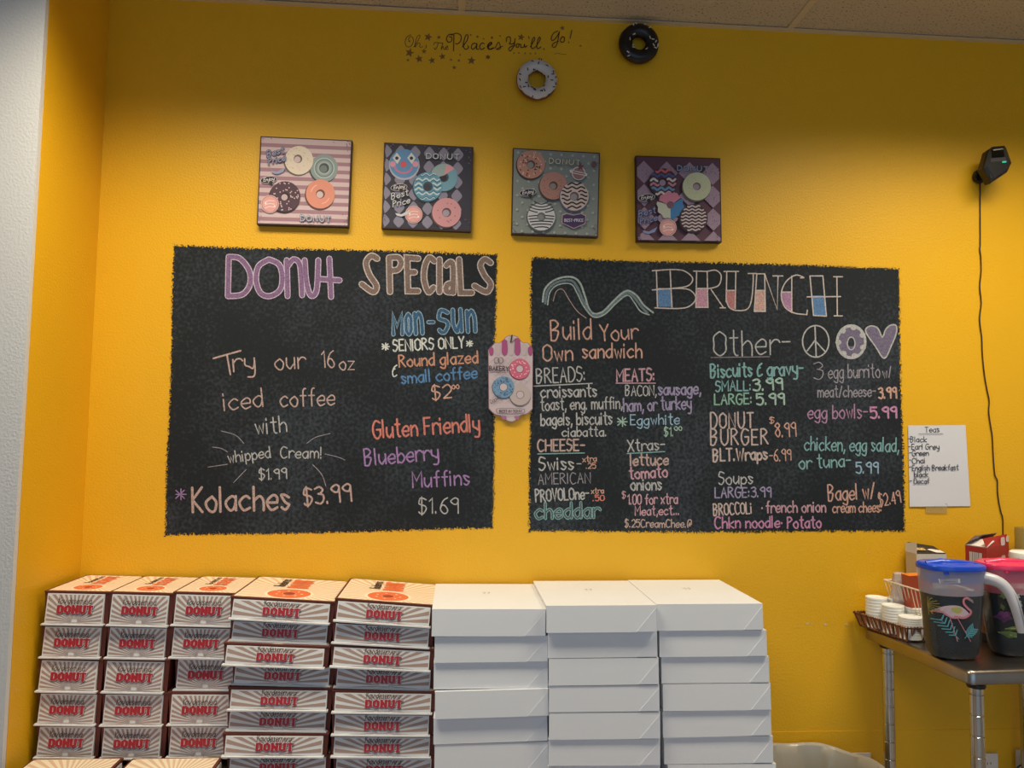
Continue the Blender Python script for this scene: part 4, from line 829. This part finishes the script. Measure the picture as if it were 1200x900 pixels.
stack('w', [((185,297),(650,293)),((198,413),(668,409)),((208,530),(680,526)),((213,650),(685,644)),((214,768),(688,757)),((220,885),(697,879)),((234,1000),(708,996))], cD, -.40, [0, .003, .006, .002, .004, .006, .002], 'white pastry box in the white stack furthest right', g3, 'box', WHH)
# front row: lids only just in the picture, turned end for end
for i, (x0, x1, yb) in enumerate(((150, 527, 853), (567, 942, 850))):
    a = P(*cA(x0, yb), -.305); b = P(*cA(x1, yb), -.305); W_ = (b-a).length; zt = (a.z+b.z)/2; nb = 2; hh = (zt-ZT)/nb
    for k in range(nb):
        o = copy_tree(proto_l); o.rotation_euler = (0, 0, math.radians(90)); o.scale = (.93, W_/LGD, hh/LGH)
        o.location = (b.x-.0, -.305-LGW*.93/2-.012, ZT+k*hh); o['_o'] = tuple(o.location)
        # turned a quarter: front of the carton faces +x
        tag(o, 'large donut carton lying in front of the small cartons, %s pile, %s' % ('left' if i == 0 else 'right', 'upper' if k else 'lower'), 'carton', 'donut cartons in the front row')
# low table that carries the stacks (below the picture)
e = empty('low_table', (-.1, -.35, 0), 'low wooden table under all the stacked boxes', 'table'); WD = mat('table_wood', (120, 88, 60), .5, vary=.3, vscale=14)
MB().box((-1.235, -.70, ZT-.03), (.93, -.012, ZT), WD).build('table_top', e)
for x in (-1.18, .88):
    for y in (-.65, -.07): MB().box((x-.025, y-.025, 0), (x+.025, y+.025, ZT-.03), WD).build('leg', e)
# ================================================================= BIN, OUTLETS
bc = Vector((1.178, -.24)); bz = .522; LN = mat('bin_liner', (176, 170, 156), .28, alpha=1, bump=.5, bscale=14, vary=.08, vscale=9); BN = mat('bin_plastic', (120, 118, 112), .5)
tb = empty('trash_bin', (bc.x, bc.y, 0), 'round waste bin with a pale wrinkled liner between the white boxes and steel table', 'bin')
mb = MB(); mb.smooth = True; mb.lathe([(0, .004), (.165, .004), (.17, .01), (.209, bz-.02), (.209, bz-.006)], (bc.x, bc.y, 0), BN, 40, close=False); mb.build('bin_body', tb)
mb = MB(); mb.smooth = True; n1 = 96; prof = [(.232, -.17), (.228, -.10), (.224, -.03), (.222, -.006), (.215, .002), (.205, -.004), (.196, -.03), (.182, -.12), (.168, -.25), (.155, -.36), (.0, -.38)]
vs = []
for j, (r0, z0) in enumerate(prof):
    for k in range(n1):
        t_ = 2*math.pi*k/n1; wv = 1+(.016*math.sin(9*t_+j*.4)+.012*math.sin(23*t_+1)+.008*math.sin(37*t_))*(0.25 if 3 <= j <= 5 else 1)
        vs.append(Vector((bc.x+r0*wv*math.cos(t_), bc.y+r0*wv*math.sin(t_), bz+z0+(.004*math.sin(7*t_) if j > 0 else .02*math.sin(5*t_)))))
mb.faces(vs, [(i*n1+k, i*n1+(k+1) % n1, (i+1)*n1+(k+1) % n1, (i+1)*n1+k) for i in range(len(prof)-1) for k in range(n1)], LN); mb.build('bin_liner', tb)
def outlet(px, py, label, plug=False):
    p = P(px, py); e = empty('wall_outlet', (p.x, -.0065, p.z-.057), label, 'outlet'); PL = mat('outlet_plate', (226, 216, 208), .4)
    m = MB(); m.box((p.x-.035, -.0125, p.z-.114), (p.x+.035, -.0066, p.z), PL); m.build('cover_plate', e)
    for dz in (-.036, -.078):
        m = MB(); m.lathe([(.0165, 0), (.0165, .002), (0, .002)], (0, 0, 0), PL, 20)
        m.v = [Vector((p.x+v.x, -.0125-v.z, p.z+dz+v.y*.85)) for v in m.v]; r = m.build('receptacle', e)
        for dx in (-.006, .006): MB().box((p.x+dx-.001, -.0149, p.z+dz-.001), (p.x+dx+.001, -.0143, p.z+dz+.007), M_BLKG).build('slot', r)
    MB().tube([(p.x, -.0125, p.z-.057), (p.x, -.0138, p.z-.057)], .003, M_STEEL).build('screw', e)
    if plug:
        MB().box((p.x-.012, -.042, p.z-.052), (p.x+.014, -.0149, p.z-.022), M_BLK).build('plug', e)
        mb = MB(); mb.smooth = True; mb.tube(spline([(p.x-.0, -.04, p.z-.04), (p.x-.03, -.05, p.z-.035), (p.x-.055, -.045, p.z-.045), (p.x-.075, -.04, p.z-.09), (p.x-.08, -.04, p.z-.2)], 5), .003, M_BLK, 8); tag(mb.build('plug_cord', e), 'black cord')
    return e
outlet(1007, 881, 'wall outlet plate half hidden behind the waste bin'); outlet(1155.5, 881.5, 'wall outlet beside the front leg of the steel table'); outlet(1199, 877, 'wall outlet with a black plug under the steel table at the picture edge', True)
# ================================================================= STEEL TABLE
ZS = .92; TA = math.radians(3.2); A0 = Vector((1.472, -.556, 0)); ux = Vector((math.cos(TA), math.sin(TA), 0)); uy = Vector((-math.sin(TA), math.cos(TA), 0)); TD = .525; TL = .62
st = empty('steel_table', (1.75, -.3, 0), 'stainless steel work table holding the pitchers, cut off by the picture edge', 'table')
def TP(a, b, z): p = A0+ux*a+uy*b; return Vector((p.x, min(p.y, -.008), z))
mb = MB(); mb.smooth = True; rr = .012; out = []
def rim(ins, z):
    L = []; c = .02-min(ins, .012)
    for (cx_, cy_, a0) in ((c+ins, c+ins, math.pi), (TL-ins-c, c+ins, 1.5*math.pi), (TL-ins-c, TD-ins-c, 0), (c+ins, TD-ins-c, .5*math.pi)):
        for k in range(5):
            a = a0+k*math.pi/8; L.append(TP(cx_+c*math.cos(a), cy_+c*math.sin(a), z))
    return L
rings = [rim(.03, ZS), rim(.010, ZS), rim(.004, ZS-.003), rim(0, ZS-.010), rim(0, ZS-.036), rim(.004, ZS-.040), rim(.016, ZS-.041)]
vs = [p for r_ in rings for p in r_]; n = 20
mb.faces(vs, [tuple(range(n)), tuple(range(6*n, 7*n))[::-1]]+[(i*n+k, (i+1)*n+k, (i+1)*n+(k+1) % n, i*n+(k+1) % n) for i in range(6) for k in range(n)], M_STEEL); mb.build('table_top', st)
def leg(a, b):
    p = TP(a, b, 0); mb = MB(); mb.smooth = True; z = .02; pr_ = [(.012, 0), (.018, .01), (.018, .03)]; zz = .03
    while zz < ZS-.10: zz += .0585; pr_ += [(.0192, zz-.003), (.0176, zz-.0015), (.0176, zz+.0015), (.0192, zz+.003)]
    pr_.append((.0192, ZS-.045)); mb.lathe(pr_, (p.x, p.y, 0), M_CHROME, 24); lg = mb.build('leg', st)
    m2 = MB(); m2.lathe([(.024, 0), (.026, .004), (.026, .012)], (p.x, p.y, ZS-.054), M_BLK, 20); m2.build('leg_socket', lg)
for a, b in ((.042, .03), (.042, TD-.075), (TL-.05, .03), (TL-.05, TD-.06)): leg(a, b)
# ---- pitchers
FROST = mat('frosted_plastic', (190, 190, 206), .25, alpha=.45); TEA = mat('dark_tea', (20, 26, 32), .15); HND = mat('handle_plastic', (196, 196, 204), .25, alpha=.9)
def pitcher(cx, cy, lidc, tint, label, kind):
    e = empty('pitcher', (cx, cy, ZS), label, 'pitcher', 'plastic pitchers on the steel table'); Hb = .268; SX, SY = 1.0, .78
    rb_ = .072 if kind == 'blue' else .062
    def R(z): return rb_+(.092-rb_)*(z/Hb)**.9
    def surf(x, z):
        r = R(max(.005, z)); u = min(.98, abs(x)/r); return cy-r*SY*(1-u**2.6)**(1/2.6)
    mb = MB(); mb.smooth = True; mb.lathe([(.0, .002), (rb_-.016, .002), (rb_-.005, .006), (rb_+.0005, .018), (R(.06), .06), (R(.12), .12), (R(.193), .193)], (cx, cy, ZS), mat('wet_plastic', (120, 130, 140), .2, alpha=.14), 48, SX, SY, .77, close=False)
    mb.lathe([(R(.193), .193), (R(.22), .22), (R(.255), .255), (R(.268)+.001, .268)], (cx, cy, ZS), mat('frosted_'+kind, tint, .22, alpha=.5), 48, SX, SY, .77, close=False); mb.build('body', e)
    mb = MB(); mb.smooth = True; mb.lathe([(.0, .005), (rb_-.010, .006), (rb_-.0015, .02), (R(.06)-.0015, .06), (R(.12)-.0015, .12), (R(.193)-.0015, .192), (0, .192)], (cx, cy, ZS), TEA, 48, SX, SY, .77); tag(mb.build('tea', e), 'dark tea filling the pitcher')
    LM = mat('lid_'+kind, lidc, .22)
    mb = MB(); mb.smooth = True; r = .092
    mb.lathe([(r-.010, -.04), (r-.008, -.002), (r+.003, -.002), (r+.004, .006), (r+.001, .012), (r-.008, .016), (r-.02, .016), (.066, .0155), (.058, .0195), (0, .020)], (cx, cy, ZS+Hb), LM, 48, SX, SY, .77)
    lid = mb.build('lid', e)
    mb = MB(); mb.smooth = True; mb.tube([(cx-.085, cy-.01, ZS+Hb+.012), (cx-.045, cy-.02, ZS+Hb+.018), (cx+.025, cy-.033, ZS+Hb+.015), (cx+.078, cy-.02, ZS+Hb+.011)], [.009, .013, .010, .006], LM, 12); mb.build('lid_ridge', lid)
    MB().box((cx-.062, surf(-.05, Hb)-.0005, ZS+Hb-.010), (cx-.028, surf(-.05, Hb)+.008, ZS+Hb-.003), LM).build('lid_latch', lid)
    # handle
    if kind == 'blue':
        hx = lambda px: cx+(px-1118)/381; hz = lambda py: ZS+.266-(py-666)/395
        pts = spline([(hx(1142), cy-.02, hz(676)), (hx(1150), cy-.04, hz(675)), (hx(1161), cy-.06, hz(679)), (hx(1168), cy-.075, hz(689)), (hx(1172), cy-.085, hz(704)), (hx(1175.5), cy-.088, hz(720)), (hx(1178), cy-.09, hz(734))], 4)
        mb = MB(); mb.smooth = True; nn = len(pts); rs = [.0195-(.0195-.0125)*i/(nn-1) for i in range(nn)]
        mb.tube(pts, rs, HND, 14); mb.build('handle', e)
        pq = [Vector(p)+Vector((.004, -.0135, 0)) for p in pts[6:]]; mb = MB(); mb.tube(pq, .003, mat('handle_groove', (150, 150, 162), .3), 8); mb.build('handle_ridge', e)
    return e, surf
bj, surf = pitcher(1.522, -.405, (22, 72, 196), (178, 180, 204), 'blue-lidded plastic pitcher of dark tea printed with a flamingo', 'blue')
JX = lambda px: (px-1118)/383; JZ = lambda py: .255-(py-672)/396
def jprint(e, cx, surf, y0=-.0012): return Print(lambda X, Y, l: Vector((cx+JX(X), surf(JX(X), JZ(Y))+y0-.00008*l, ZS+JZ(Y))))
pr = jprint(bj, 1.522, surf); pr.fan = True; J6 = lambda X, Y: (1040+X/5, 680+Y/5)
PK = ink((206, 128, 140)); LP = ink((206, 182, 194))
pr.poly([J6(*p) for p in spline([(232,185),(262,150),(310,135),(360,140),(395,165),(412,185),(400,205),(360,208),(318,212),(285,196),(262,180)], 3, True)[:-1]], LP)
pr.poly([J6(*p) for p in spline([(310,150),(350,145),(372,162),(350,182),(318,172)], 3, True)[:-1]], ink((176, 176, 96)))
pr.line([J6(*p) for p in [(330,200),(380,206),(412,190),(422,170),(402,150),(380,125),(378,100),(395,90),(412,97)]], 2.6, PK, smooth=True); pr.poly([J6(*p) for p in [(405,88),(432,102),(438,122),(422,112),(405,104)]], ink((150, 130, 140)))
pr.line([J6(*p) for p in [(305,212),(345,345)]], .9, PK); pr.line([J6(*p) for p in [(345,212),(422,345)]], .9, PK); pr.line([J6(*p) for p in [(232,185),(262,176),(300,200),(330,210)]], 1.4, PK, smooth=True)
TE = ink((96, 166, 176))
for stem, tip in (((262,222),(350,330)), ((438,270),(385,325))):
    pr.line([J6(*stem), J6(*tip)], .9, TE)
    for k in range(6):
        t_ = .05+k*.15; x = stem[0]+(tip[0]-stem[0])*t_; y = stem[1]+(tip[1]-stem[1])*t_; dx, dy = stem[0]-tip[0], stem[1]-tip[1]; L_ = math.hypot(dx, dy); dx /= L_; dy /= L_
        for s_ in (-1, 1): pr.line([J6(x, y), J6(x+(dx*.6-s_*dy*.8)*38*(1-.4*abs(t_-.4)), y+(dy*.6+s_*dx*.8)*38*(1-.4*abs(t_-.4)))], 1.2, TE)
YL = ink((150, 134, 50))
for k in range(9):
    a = -1.5+k*.36; pr.line([J6(214, 150), J6(214+24*math.cos(a), 150+30*math.sin(a)), J6(214+44*math.cos(a), 152+52*math.sin(a))], .8, YL, smooth=True)
tag(pr.build('flamingo_print', bj), 'pink flamingo above teal palm leaves')
pr = jprint(bj, 1.522, surf); pr.poly([(1090, 677), (1111, 675.5), (1111.5, 680.5), (1091, 682)], ink((206, 204, 200))); pr.line([(1095, 679.5), (1106, 679)], .7, ink((120, 120, 120))); pr.build('sticker', bj)
pj, surf2 = pitcher(1.728, -.385, (214, 52, 98), (214, 132, 152), 'pink-lidded plastic pitcher with flower print at the picture edge', 'pink')
o2 = 1.728; PPx = lambda px, py: ((px-1118), py)
def pf(X, Y, l):
    p = P(X, Y, -.47); x = p.x-o2; z = p.z-ZS; return Vector((p.x, surf2(x, z)-.0012-.00008*l, p.z))
pr = Print(pf); pr.fan = True; H4 = lambda X, Y: (1140+X/7.5, 670+Y/7.5)
for (x, y, r, c_) in ((400,240,40,(126,150,148)),(440,300,36,(150,168,164)),(340,230,26,(112,136,84)),(355,420,46,(96,52,104)),(350,400,30,(126,72,130)),(430,230,24,(170,180,176))):
    pr.poly([H4(x+r*(1+.25*math.sin(5*a))*math.cos(a), y+r*(1+.25*math.sin(5*a))*math.sin(a)) for a in [k*.3927 for k in range(16)]], ink(c_))
for L in ([(330,570),(390,545),(450,560),(450,600),(390,610)],[(360,530),(420,500),(450,505),(450,535),(400,540)],[(325,300),(350,330),(345,370),(325,340)],[(400,330),(445,340),(440,400),(405,390)]): pr.poly([H4(*p) for p in L], ink((96, 116, 60)))
for L in ([(335,572),(400,580),(448,598)],[(365,530),(410,520),(448,518)]): pr.line([H4(*p) for p in L], .8, ink((170, 180, 120)))
tag(pr.build('flower_print', pj), 'purple and pale flowers with green leaves')
# ---- wicker basket with lid stacks
wb = empty('wicker_basket', (1.46, -.16, ZS), 'low brown wicker tray on the table corner holding white lids', 'basket'); WK = mat('wicker', (156, 94, 52), .6, vary=.35, vscale=60); WK2 = mat('dark_wicker', (82, 46, 28), .6)
b0, b1, b2, b3 = [PZ(*p, ZS+.003) for p in ((1002, 730), (1063, 751.5), (1063, 751.5), (1002, 730))]
b1 = Vector((b1.x, b1.y, ZS)); b0 = Vector((b0.x, min(b0.y, -.03), ZS)); wv_ = Vector((.135, .006, 0)); b2 = b1+wv_; b3 = b0+wv_
ctr = (b0+b1+b2+b3)/4; HB = .046
base = [Vector((p.x, p.y, ZS+.003)) for p in (b0, b1, b2, b3)]; top_ = [Vector((ctr.x+(p.x-ctr.x)*1.2, min(-.012, ctr.y+(p.y-ctr.y)*1.1), ZS+HB)) for p in (b0, b1, b2, b3)]
m = MB(); m.faces([p+Vector((0, 0, -.002)) for p in base]+[p+Vector((0, 0, .001)) for p in base], [(0,1,2,3),(7,6,5,4),(0,4,5,1),(1,5,6,2),(2,6,7,3),(3,7,4,0)], WK); m.build('tray_base', wb)
for L, r_, nm in ((top_, .0028, 'rim'), (base, .0028, 'lower_rim')):
    m = MB(); m.smooth = True
    for i in range(4): m.tube([L[i], L[(i+1) % 4]], r_, WK2, 8)
    m.build(nm, wb)
for i in range(4):
    n = 24 if i in (0, 2) else 14
    for k in range(n):
        t_ = (k+.5)/n; t2 = max(0, min(1, t_+(.35/n if k % 2 else -.35/n)*2)); p = base[i].lerp(base[(i+1) % 4], t2); q = top_[i].lerp(top_[(i+1) % 4], t_); q = q+(q-p).normalized()*.005
        q.y = min(q.y, -.009); MB().tube([p, q], .0022 if i in (1,) else .0030, WK if k % 3 else WK2, 6).build('stake', wb)
lidm = mat('white_lid_plastic', (238, 240, 236), .35)
WN = ['rear left', 'middle left', 'front left', 'rear right', 'middle right', 'front right']
for k_, (yy, top, off) in enumerate(((-.066, 699, 0), (-.142, 708.5, 0), (-.216, 722, 0), (-.066, 700.5, .074), (-.142, 710.5, .074), (-.216, 723.5, .074))):
    fr_ = (b0.y-yy)/(b0.y-b1.y); ex_ = b0.x+(b1.x-b0.x)*fr_; p = Vector((ex_+.034+off, yy, 0)); d_ = (p-CAM); pxx = 600+FPX*d_.dot(RT)/d_.dot(FW)
    zt = P(pxx, top, yy).z; zb = ZS+.0065; n = 10; prf = []; Rr = .0355
    for k in range(n):
        z = (zt-zb)*k/n; dz = (zt-zb)/n; prf += [(Rr-.0007, z), (Rr, z+dz*.25), (Rr, z+dz*.7), (Rr-.0007, z+dz*.9)]
    prf += [(Rr-.006, zt-zb), (Rr-.010, zt-zb-.003), (0, zt-zb-.003)]
    m = MB(); m.smooth = True; m.lathe([(0, 0)]+prf, (p.x, yy, zb), lidm, 32)
    tag(m.build('cup_lid_stack'), 'stack of white plastic cup lids in the wicker tray, %s' % WN[k_], 'lids', 'stacks of white cup lids')
# ---- white wire basket with contents
wr = empty('wire_basket', (1.6, -.13, ZS), 'white wire basket holding packets behind the wicker tray', 'basket'); WW = mat('white_wire', (226, 214, 196), .4)
tl0 = P(1036, 679, -.035); tl1 = P(1077, 692.5, -.225); zt = (tl0.z+tl1.z)/2; tx = .19
top_ = [Vector((tl0.x, -.035, zt)), Vector((tl1.x, -.225, zt)), Vector((tl1.x+tx, -.225, zt)), Vector((tl0.x+tx, -.035, zt))]; cc = sum(top_, Vector())/4
bot_ = [Vector((cc.x+(p.x-cc.x)*(.55 if p.x < cc.x else .85), cc.y+(p.y-cc.y)*.8, ZS+.004)) for p in top_]
m = MB(); m.smooth = True
for i in range(4): m.tube([top_[i], top_[(i+1) % 4]], .0028, WW, 8)
m.build('rim', wr); m = MB()
for i in range(4): m.tube([bot_[i], bot_[(i+1) % 4]], .002, WW, 8)
m.build('lower_frame', wr)
m = MB()
for i in range(4): m.tube([top_[i].lerp(bot_[i], .5), top_[(i+1) % 4].lerp(bot_[(i+1) % 4], .5)], .0015, WW, 6)
m.build('middle_frame', wr)
for i in range(4):
    for k in range(9):
        t_ = k/9; MB().tube([top_[i].lerp(top_[(i+1) % 4], t_), bot_[i].lerp(bot_[(i+1) % 4], t_)], .0014, WW, 6).build('wire', wr)
BG = mat('clear_bag', (206, 196, 196), .2, alpha=.6, bump=.8, bscale=20)
m = MB(); m.smooth = True; vs = []; n = 24
for j, (s_, z) in enumerate(((.4, .01), (.7, .05), (.74, .10), (.62, .15), (.5, .185), (.3, .19))):
    for k in range(n):
        a = 6.283*k/n; w_ = 1+.1*math.sin(5*a+j)+.06*math.sin(11*a+2*j); vs.append(Vector((P(1056, 690, -.09).x+.040*s_*w_*math.cos(a)-z*.02, -.088+.04*s_*w_*math.sin(a), ZS+.008+z)))
m.faces(vs, [(i*n+k, i*n+(k+1) % n, (i+1)*n+(k+1) % n, (i+1)*n+k) for i in range(5) for k in range(n)]+[tuple(range(n))[::-1], tuple(range(5*n, 6*n))], BG); tag(m.build('plastic_bag'), 'crumpled clear plastic bag standing in the white wire basket', 'bag')
def boxm(c, sx, sy, h, rz, ms, z0=ZS+.006):
    """ms = material of (front, left, right, back, top)"""
    M_ = Matrix.Translation(c)@Matrix.Rotation(rz, 4, 'Z'); m = MB(); x, y = sx/2, sy/2
    v = [M_@Vector(p) for p in ((-x,-y,0),(x,-y,0),(x,y,0),(-x,y,0),(-x,-y,h),(x,-y,h),(x,y,h),(-x,y,h))]
    for f, mm in zip([(0,1,5,4),(3,0,4,7),(1,2,6,5),(2,3,7,6),(4,5,6,7),(0,3,2,1)], list(ms)+[ms[0]]): m.faces([v[i] for i in f], [(0,1,2,3)], mm)
    return m, M_
OP = mat('orange_packet', (226, 130, 44), .45); RP = mat('red_brown_packet', (168, 74, 50), .45); BE = mat('beige_card', (196, 178, 146), .6); BKC = mat('black_card', (34, 32, 36), .5)
c_ = P(1059, 672, -.135); m, M_ = boxm(Vector((c_.x+.050, -.145, ZS+.03)), .08, .05, c_.z-ZS-.030, -.06, (RP, RP, RP, RP, OP)); e = m.build('tea_packet'); tag(e, 'orange-topped red tea carton tilted in the white wire basket', 'packet'); e.rotation_euler = (0, -.06, 0)
# tea box with open black flap
tbx = P(1074, 650, -.075); e = empty('tea_box', (tbx.x+.04, -.045, ZS), 'tall tea box with open black flap standing behind the blue pitcher', 'box')
zt = P(1068, 649, -.075).z; x0 = P(1063, 650, -.075).x; y0_, y1_ = -.078, -.012
x0 = P(1074, 649, y0_).x; m, M_ = boxm(Vector((x0+.055, (y0_+y1_)/2, ZS)), .11, y1_-y0_, zt-ZS, 0, (ink((206, 204, 196)), BE, BE, BE, BE), ZS); m.build('carton', e)
fz = P(1075, 636, y1_-.0).z
m = MB(); th = Vector((0, .002, -.003)); A_ = [Vector((x0+.0, y0_, zt+.001)), Vector((x0+.11, y0_, zt+.001)), Vector((x0+.108, y1_+.005, fz-.012)), Vector((x0+.012, y1_+.005, fz+.002))]
m.faces(A_+[p+th for p in A_], [(0,1,2,3),(7,6,5,4),(0,4,5,1),(1,5,6,2),(2,6,7,3),(3,7,4,0)], BKC); fl = m.build('top_flap', e)
def FF(u, v, l): a = A_[0].lerp(A_[1], u); b = A_[3].lerp(A_[2], u); nn = (A_[1]-A_[0]).cross(A_[3]-A_[0]).normalized(); return a.lerp(b, v)+nn*(.0006+.0001*l)
pr = Print(FF); pr.flip = True; text(pr, 'mua', .08, .3, .42, .34, .35, .045, ink((206, 176, 120))); pr.poly([(.5, .4), (.62, .5), (.97, .42), (.99, .1), (.7, .12)], ink((220, 218, 212))); pr.build('flap_print', fl)
m = MB(); B_ = [Vector((x0-.001, y0_, zt+.001)), Vector((x0+.006, y1_+.004, fz+.003)), Vector((x0-.036, y1_+.006, fz+.004)), Vector((x0-.034, y0_, zt+.0))]
z2_ = P(1075, 636, y0_).z; sf = [Vector((x0, y0_, zt)), Vector((x0-.001, y1_, zt)), Vector((x0-.001, y1_, fz)), Vector((x0, y0_, z2_))]
m = MB(); m.faces(sf+[p+Vector((.0012, 0, 0)) for p in sf], [(0,1,2,3),(7,6,5,4),(0,4,5,1),(1,5,6,2),(2,6,7,3),(3,7,4,0)], ink((214, 216, 216))); tag(m.build('side_flap', e), 'white side flap')
# red fruit carton
RC = mat('red_card', (168, 40, 40), .45); WH = ink((222, 216, 212)); e = empty('juice_carton', (1.80, -.12, ZS), 'red carton with white barcode and open top behind the pink pitcher', 'carton')
cor = P(1156, 640, -.19); lf = P(1131, 638, -.12); rt = P(1182, 627, -.10)
zt = P(1131, 638, -.12).z; Bk = lf+(rt-cor); Q = [Vector((p.x, p.y, 0)) for p in (lf, cor, rt, Bk)]; Q[3] = Vector((Q[3].x, min(Q[3].y, -.01), 0))
m = MB(); lo = [Vector((p.x, p.y, ZS+.001)) for p in Q]; hi = [Vector((p.x, p.y, zt)) for p in Q]
m.faces(lo+hi, [(0,1,5,4),(1,2,6,5),(2,3,7,6),(3,0,4,7),(3,2,1,0)], RC); m.build('carton', e)
zr = P(1170, 628, -.14).z; up = Vector((0, 0, zr-zt))
m = MB(); th = (hi[3]-hi[0])*.02; th2 = (hi[0]-hi[1])*.02
m.faces([hi[1], hi[2], hi[2]+up+Vector((0, .01, 0)), hi[1]+up*.85+Vector((-.005, .01, 0)), hi[1]+th2, hi[2]+th2, hi[2]+up+th2+Vector((0, .01, 0)), hi[1]+up*.85+th2+Vector((-.005, .01, 0))], [(0,1,2,3),(7,6,5,4),(0,4,5,1),(1,5,6,2),(2,6,7,3),(3,7,4,0)], RC); rf_ = m.build('right_flap', e)
m = MB(); inn = (hi[3]-hi[0])*.35+Vector((0, 0, .018))
m.faces([hi[0], hi[1], hi[1]+inn, hi[0]+inn, hi[0]+Vector((0,0,-.003)), hi[1]+Vector((0,0,-.003)), hi[1]+inn+Vector((0,0,-.003)), hi[0]+inn+Vector((0,0,-.003))], [(0,1,2,3),(7,6,5,4),(0,4,5,1),(1,5,6,2),(2,6,7,3),(3,7,4,0)], WH); tag(m.build('left_flap', e), 'white inside of the open flap')
m = MB(); i2 = Vector((0, 0, .034)); m.faces([hi[3], hi[0], hi[0]+(hi[1]-hi[0])*.45+i2, hi[3]+(hi[2]-hi[3])*.45+i2, hi[3]+Vector((0,0,-.002)), hi[0]+Vector((0,0,-.002)), hi[0]+(hi[1]-hi[0])*.45+i2+Vector((0,0,-.002)), hi[3]+(hi[2]-hi[3])*.45+i2+Vector((0,0,-.002))], [(0,1,2,3),(7,6,5,4),(0,4,5,1),(1,5,6,2),(2,6,7,3),(3,7,4,0)], ink((150, 132, 128))); m.build('rear_flap', e)
def face2(A, B, n_):
    d = (B-A); nn = Vector((d.y, -d.x, 0)).normalized()
    return lambda u, v, l: Vector((A.x+d.x*u, A.y+d.y*u, zt-v))+nn*(.0006+.0001*l)
pr = Print(face2(Q[0], Q[1], 0)); pr.poly([(.2, .022), (.78, .022), (.78, .07), (.2, .07)], WH)
for k in range(7): pr.line([(.27+k*.07, .029), (.27+k*.07, .064)], .03 if k % 2 else .018, ink((96, 96, 112)))
pr.build('barcode', e)
pr = Print(face2(Q[1], Q[2], 0))
for u, v, r in ((.72, -.012, .1), (.93, -.018, .07), (.72, .05, .1)): pr.poly([(u+r*math.cos(a), v+r*.2*math.sin(a)*(1+.3*math.cos(2*a))) for a in [k*.52 for k in range(12)]], ink((216, 196, 190)))
pr.build('fruit_print', e)
# jar between pitchers, container and lids at the edge
AM = mat('amber_glass', (120, 82, 28), .15, alpha=.8); q = P(1161, 720, -.24)
e = empty('amber_jar', (q.x, -.24, ZS), 'amber jar with copper cap between the two pitchers', 'jar')
m = MB(); m.smooth = True; m.lathe([(0, .001), (.03, .001), (.034, .006), (.034, .10), (.028, .118), (.02, .122)], (q.x, -.24, ZS), AM, 28); m.build('glass_body', e)
m = MB(); m.smooth = True; m.lathe([(.021, .122), (.022, .124), (.022, .15), (0, .152)], (q.x, -.24, ZS), mat('copper_cap', (196, 112, 56), .25, metal=.9), 24); m.build('cap', e)
m = MB(); m.smooth = True; m.lathe([(.0345, .004), (.0345, .03)], (q.x, -.24, ZS), M_BLK, 28, close=False); m.build('base_band', e)
p = P(1203, 640, -.07); zt = P(1203, 618, -.07).z
m = MB(); m.smooth = True; m.lathe([(0, .001), (.035, .001), (.036, zt-ZS-.01), (.034, zt-ZS), (0, zt-ZS)], (p.x, -.07, ZS), mat('smoky_container', (150, 136, 84), .3, alpha=.6), 28); tag(m.build('storage_jar'), 'tall translucent storage jar at the right picture edge by the wall', 'jar')
p = P(1203, 652, -.2); zt = P(1200, 646, -.2).z
m = MB(); m.smooth = True
H_ = zt-ZS; prf = [(0, .001)]
for k in range(8): prf += [(.05, H_*k/8+.002), (.053, H_*(k+.5)/8), (.05, H_*(k+.9)/8)]
prf += [(.045, H_), (0, H_)]; m.lathe(prf, (p.x, -.2, ZS), lidm, 28); tag(m.build('container_lid_stack'), 'stack of flat white container lids behind the pink pitcher', 'lids')
for o in bpy.data.objects:
    if '_o' in o: del o['_o']
print('objects', len(bpy.data.objects), 'tris', sum(len(m.loop_triangles) or len(m.polygons) for m in bpy.data.meshes))
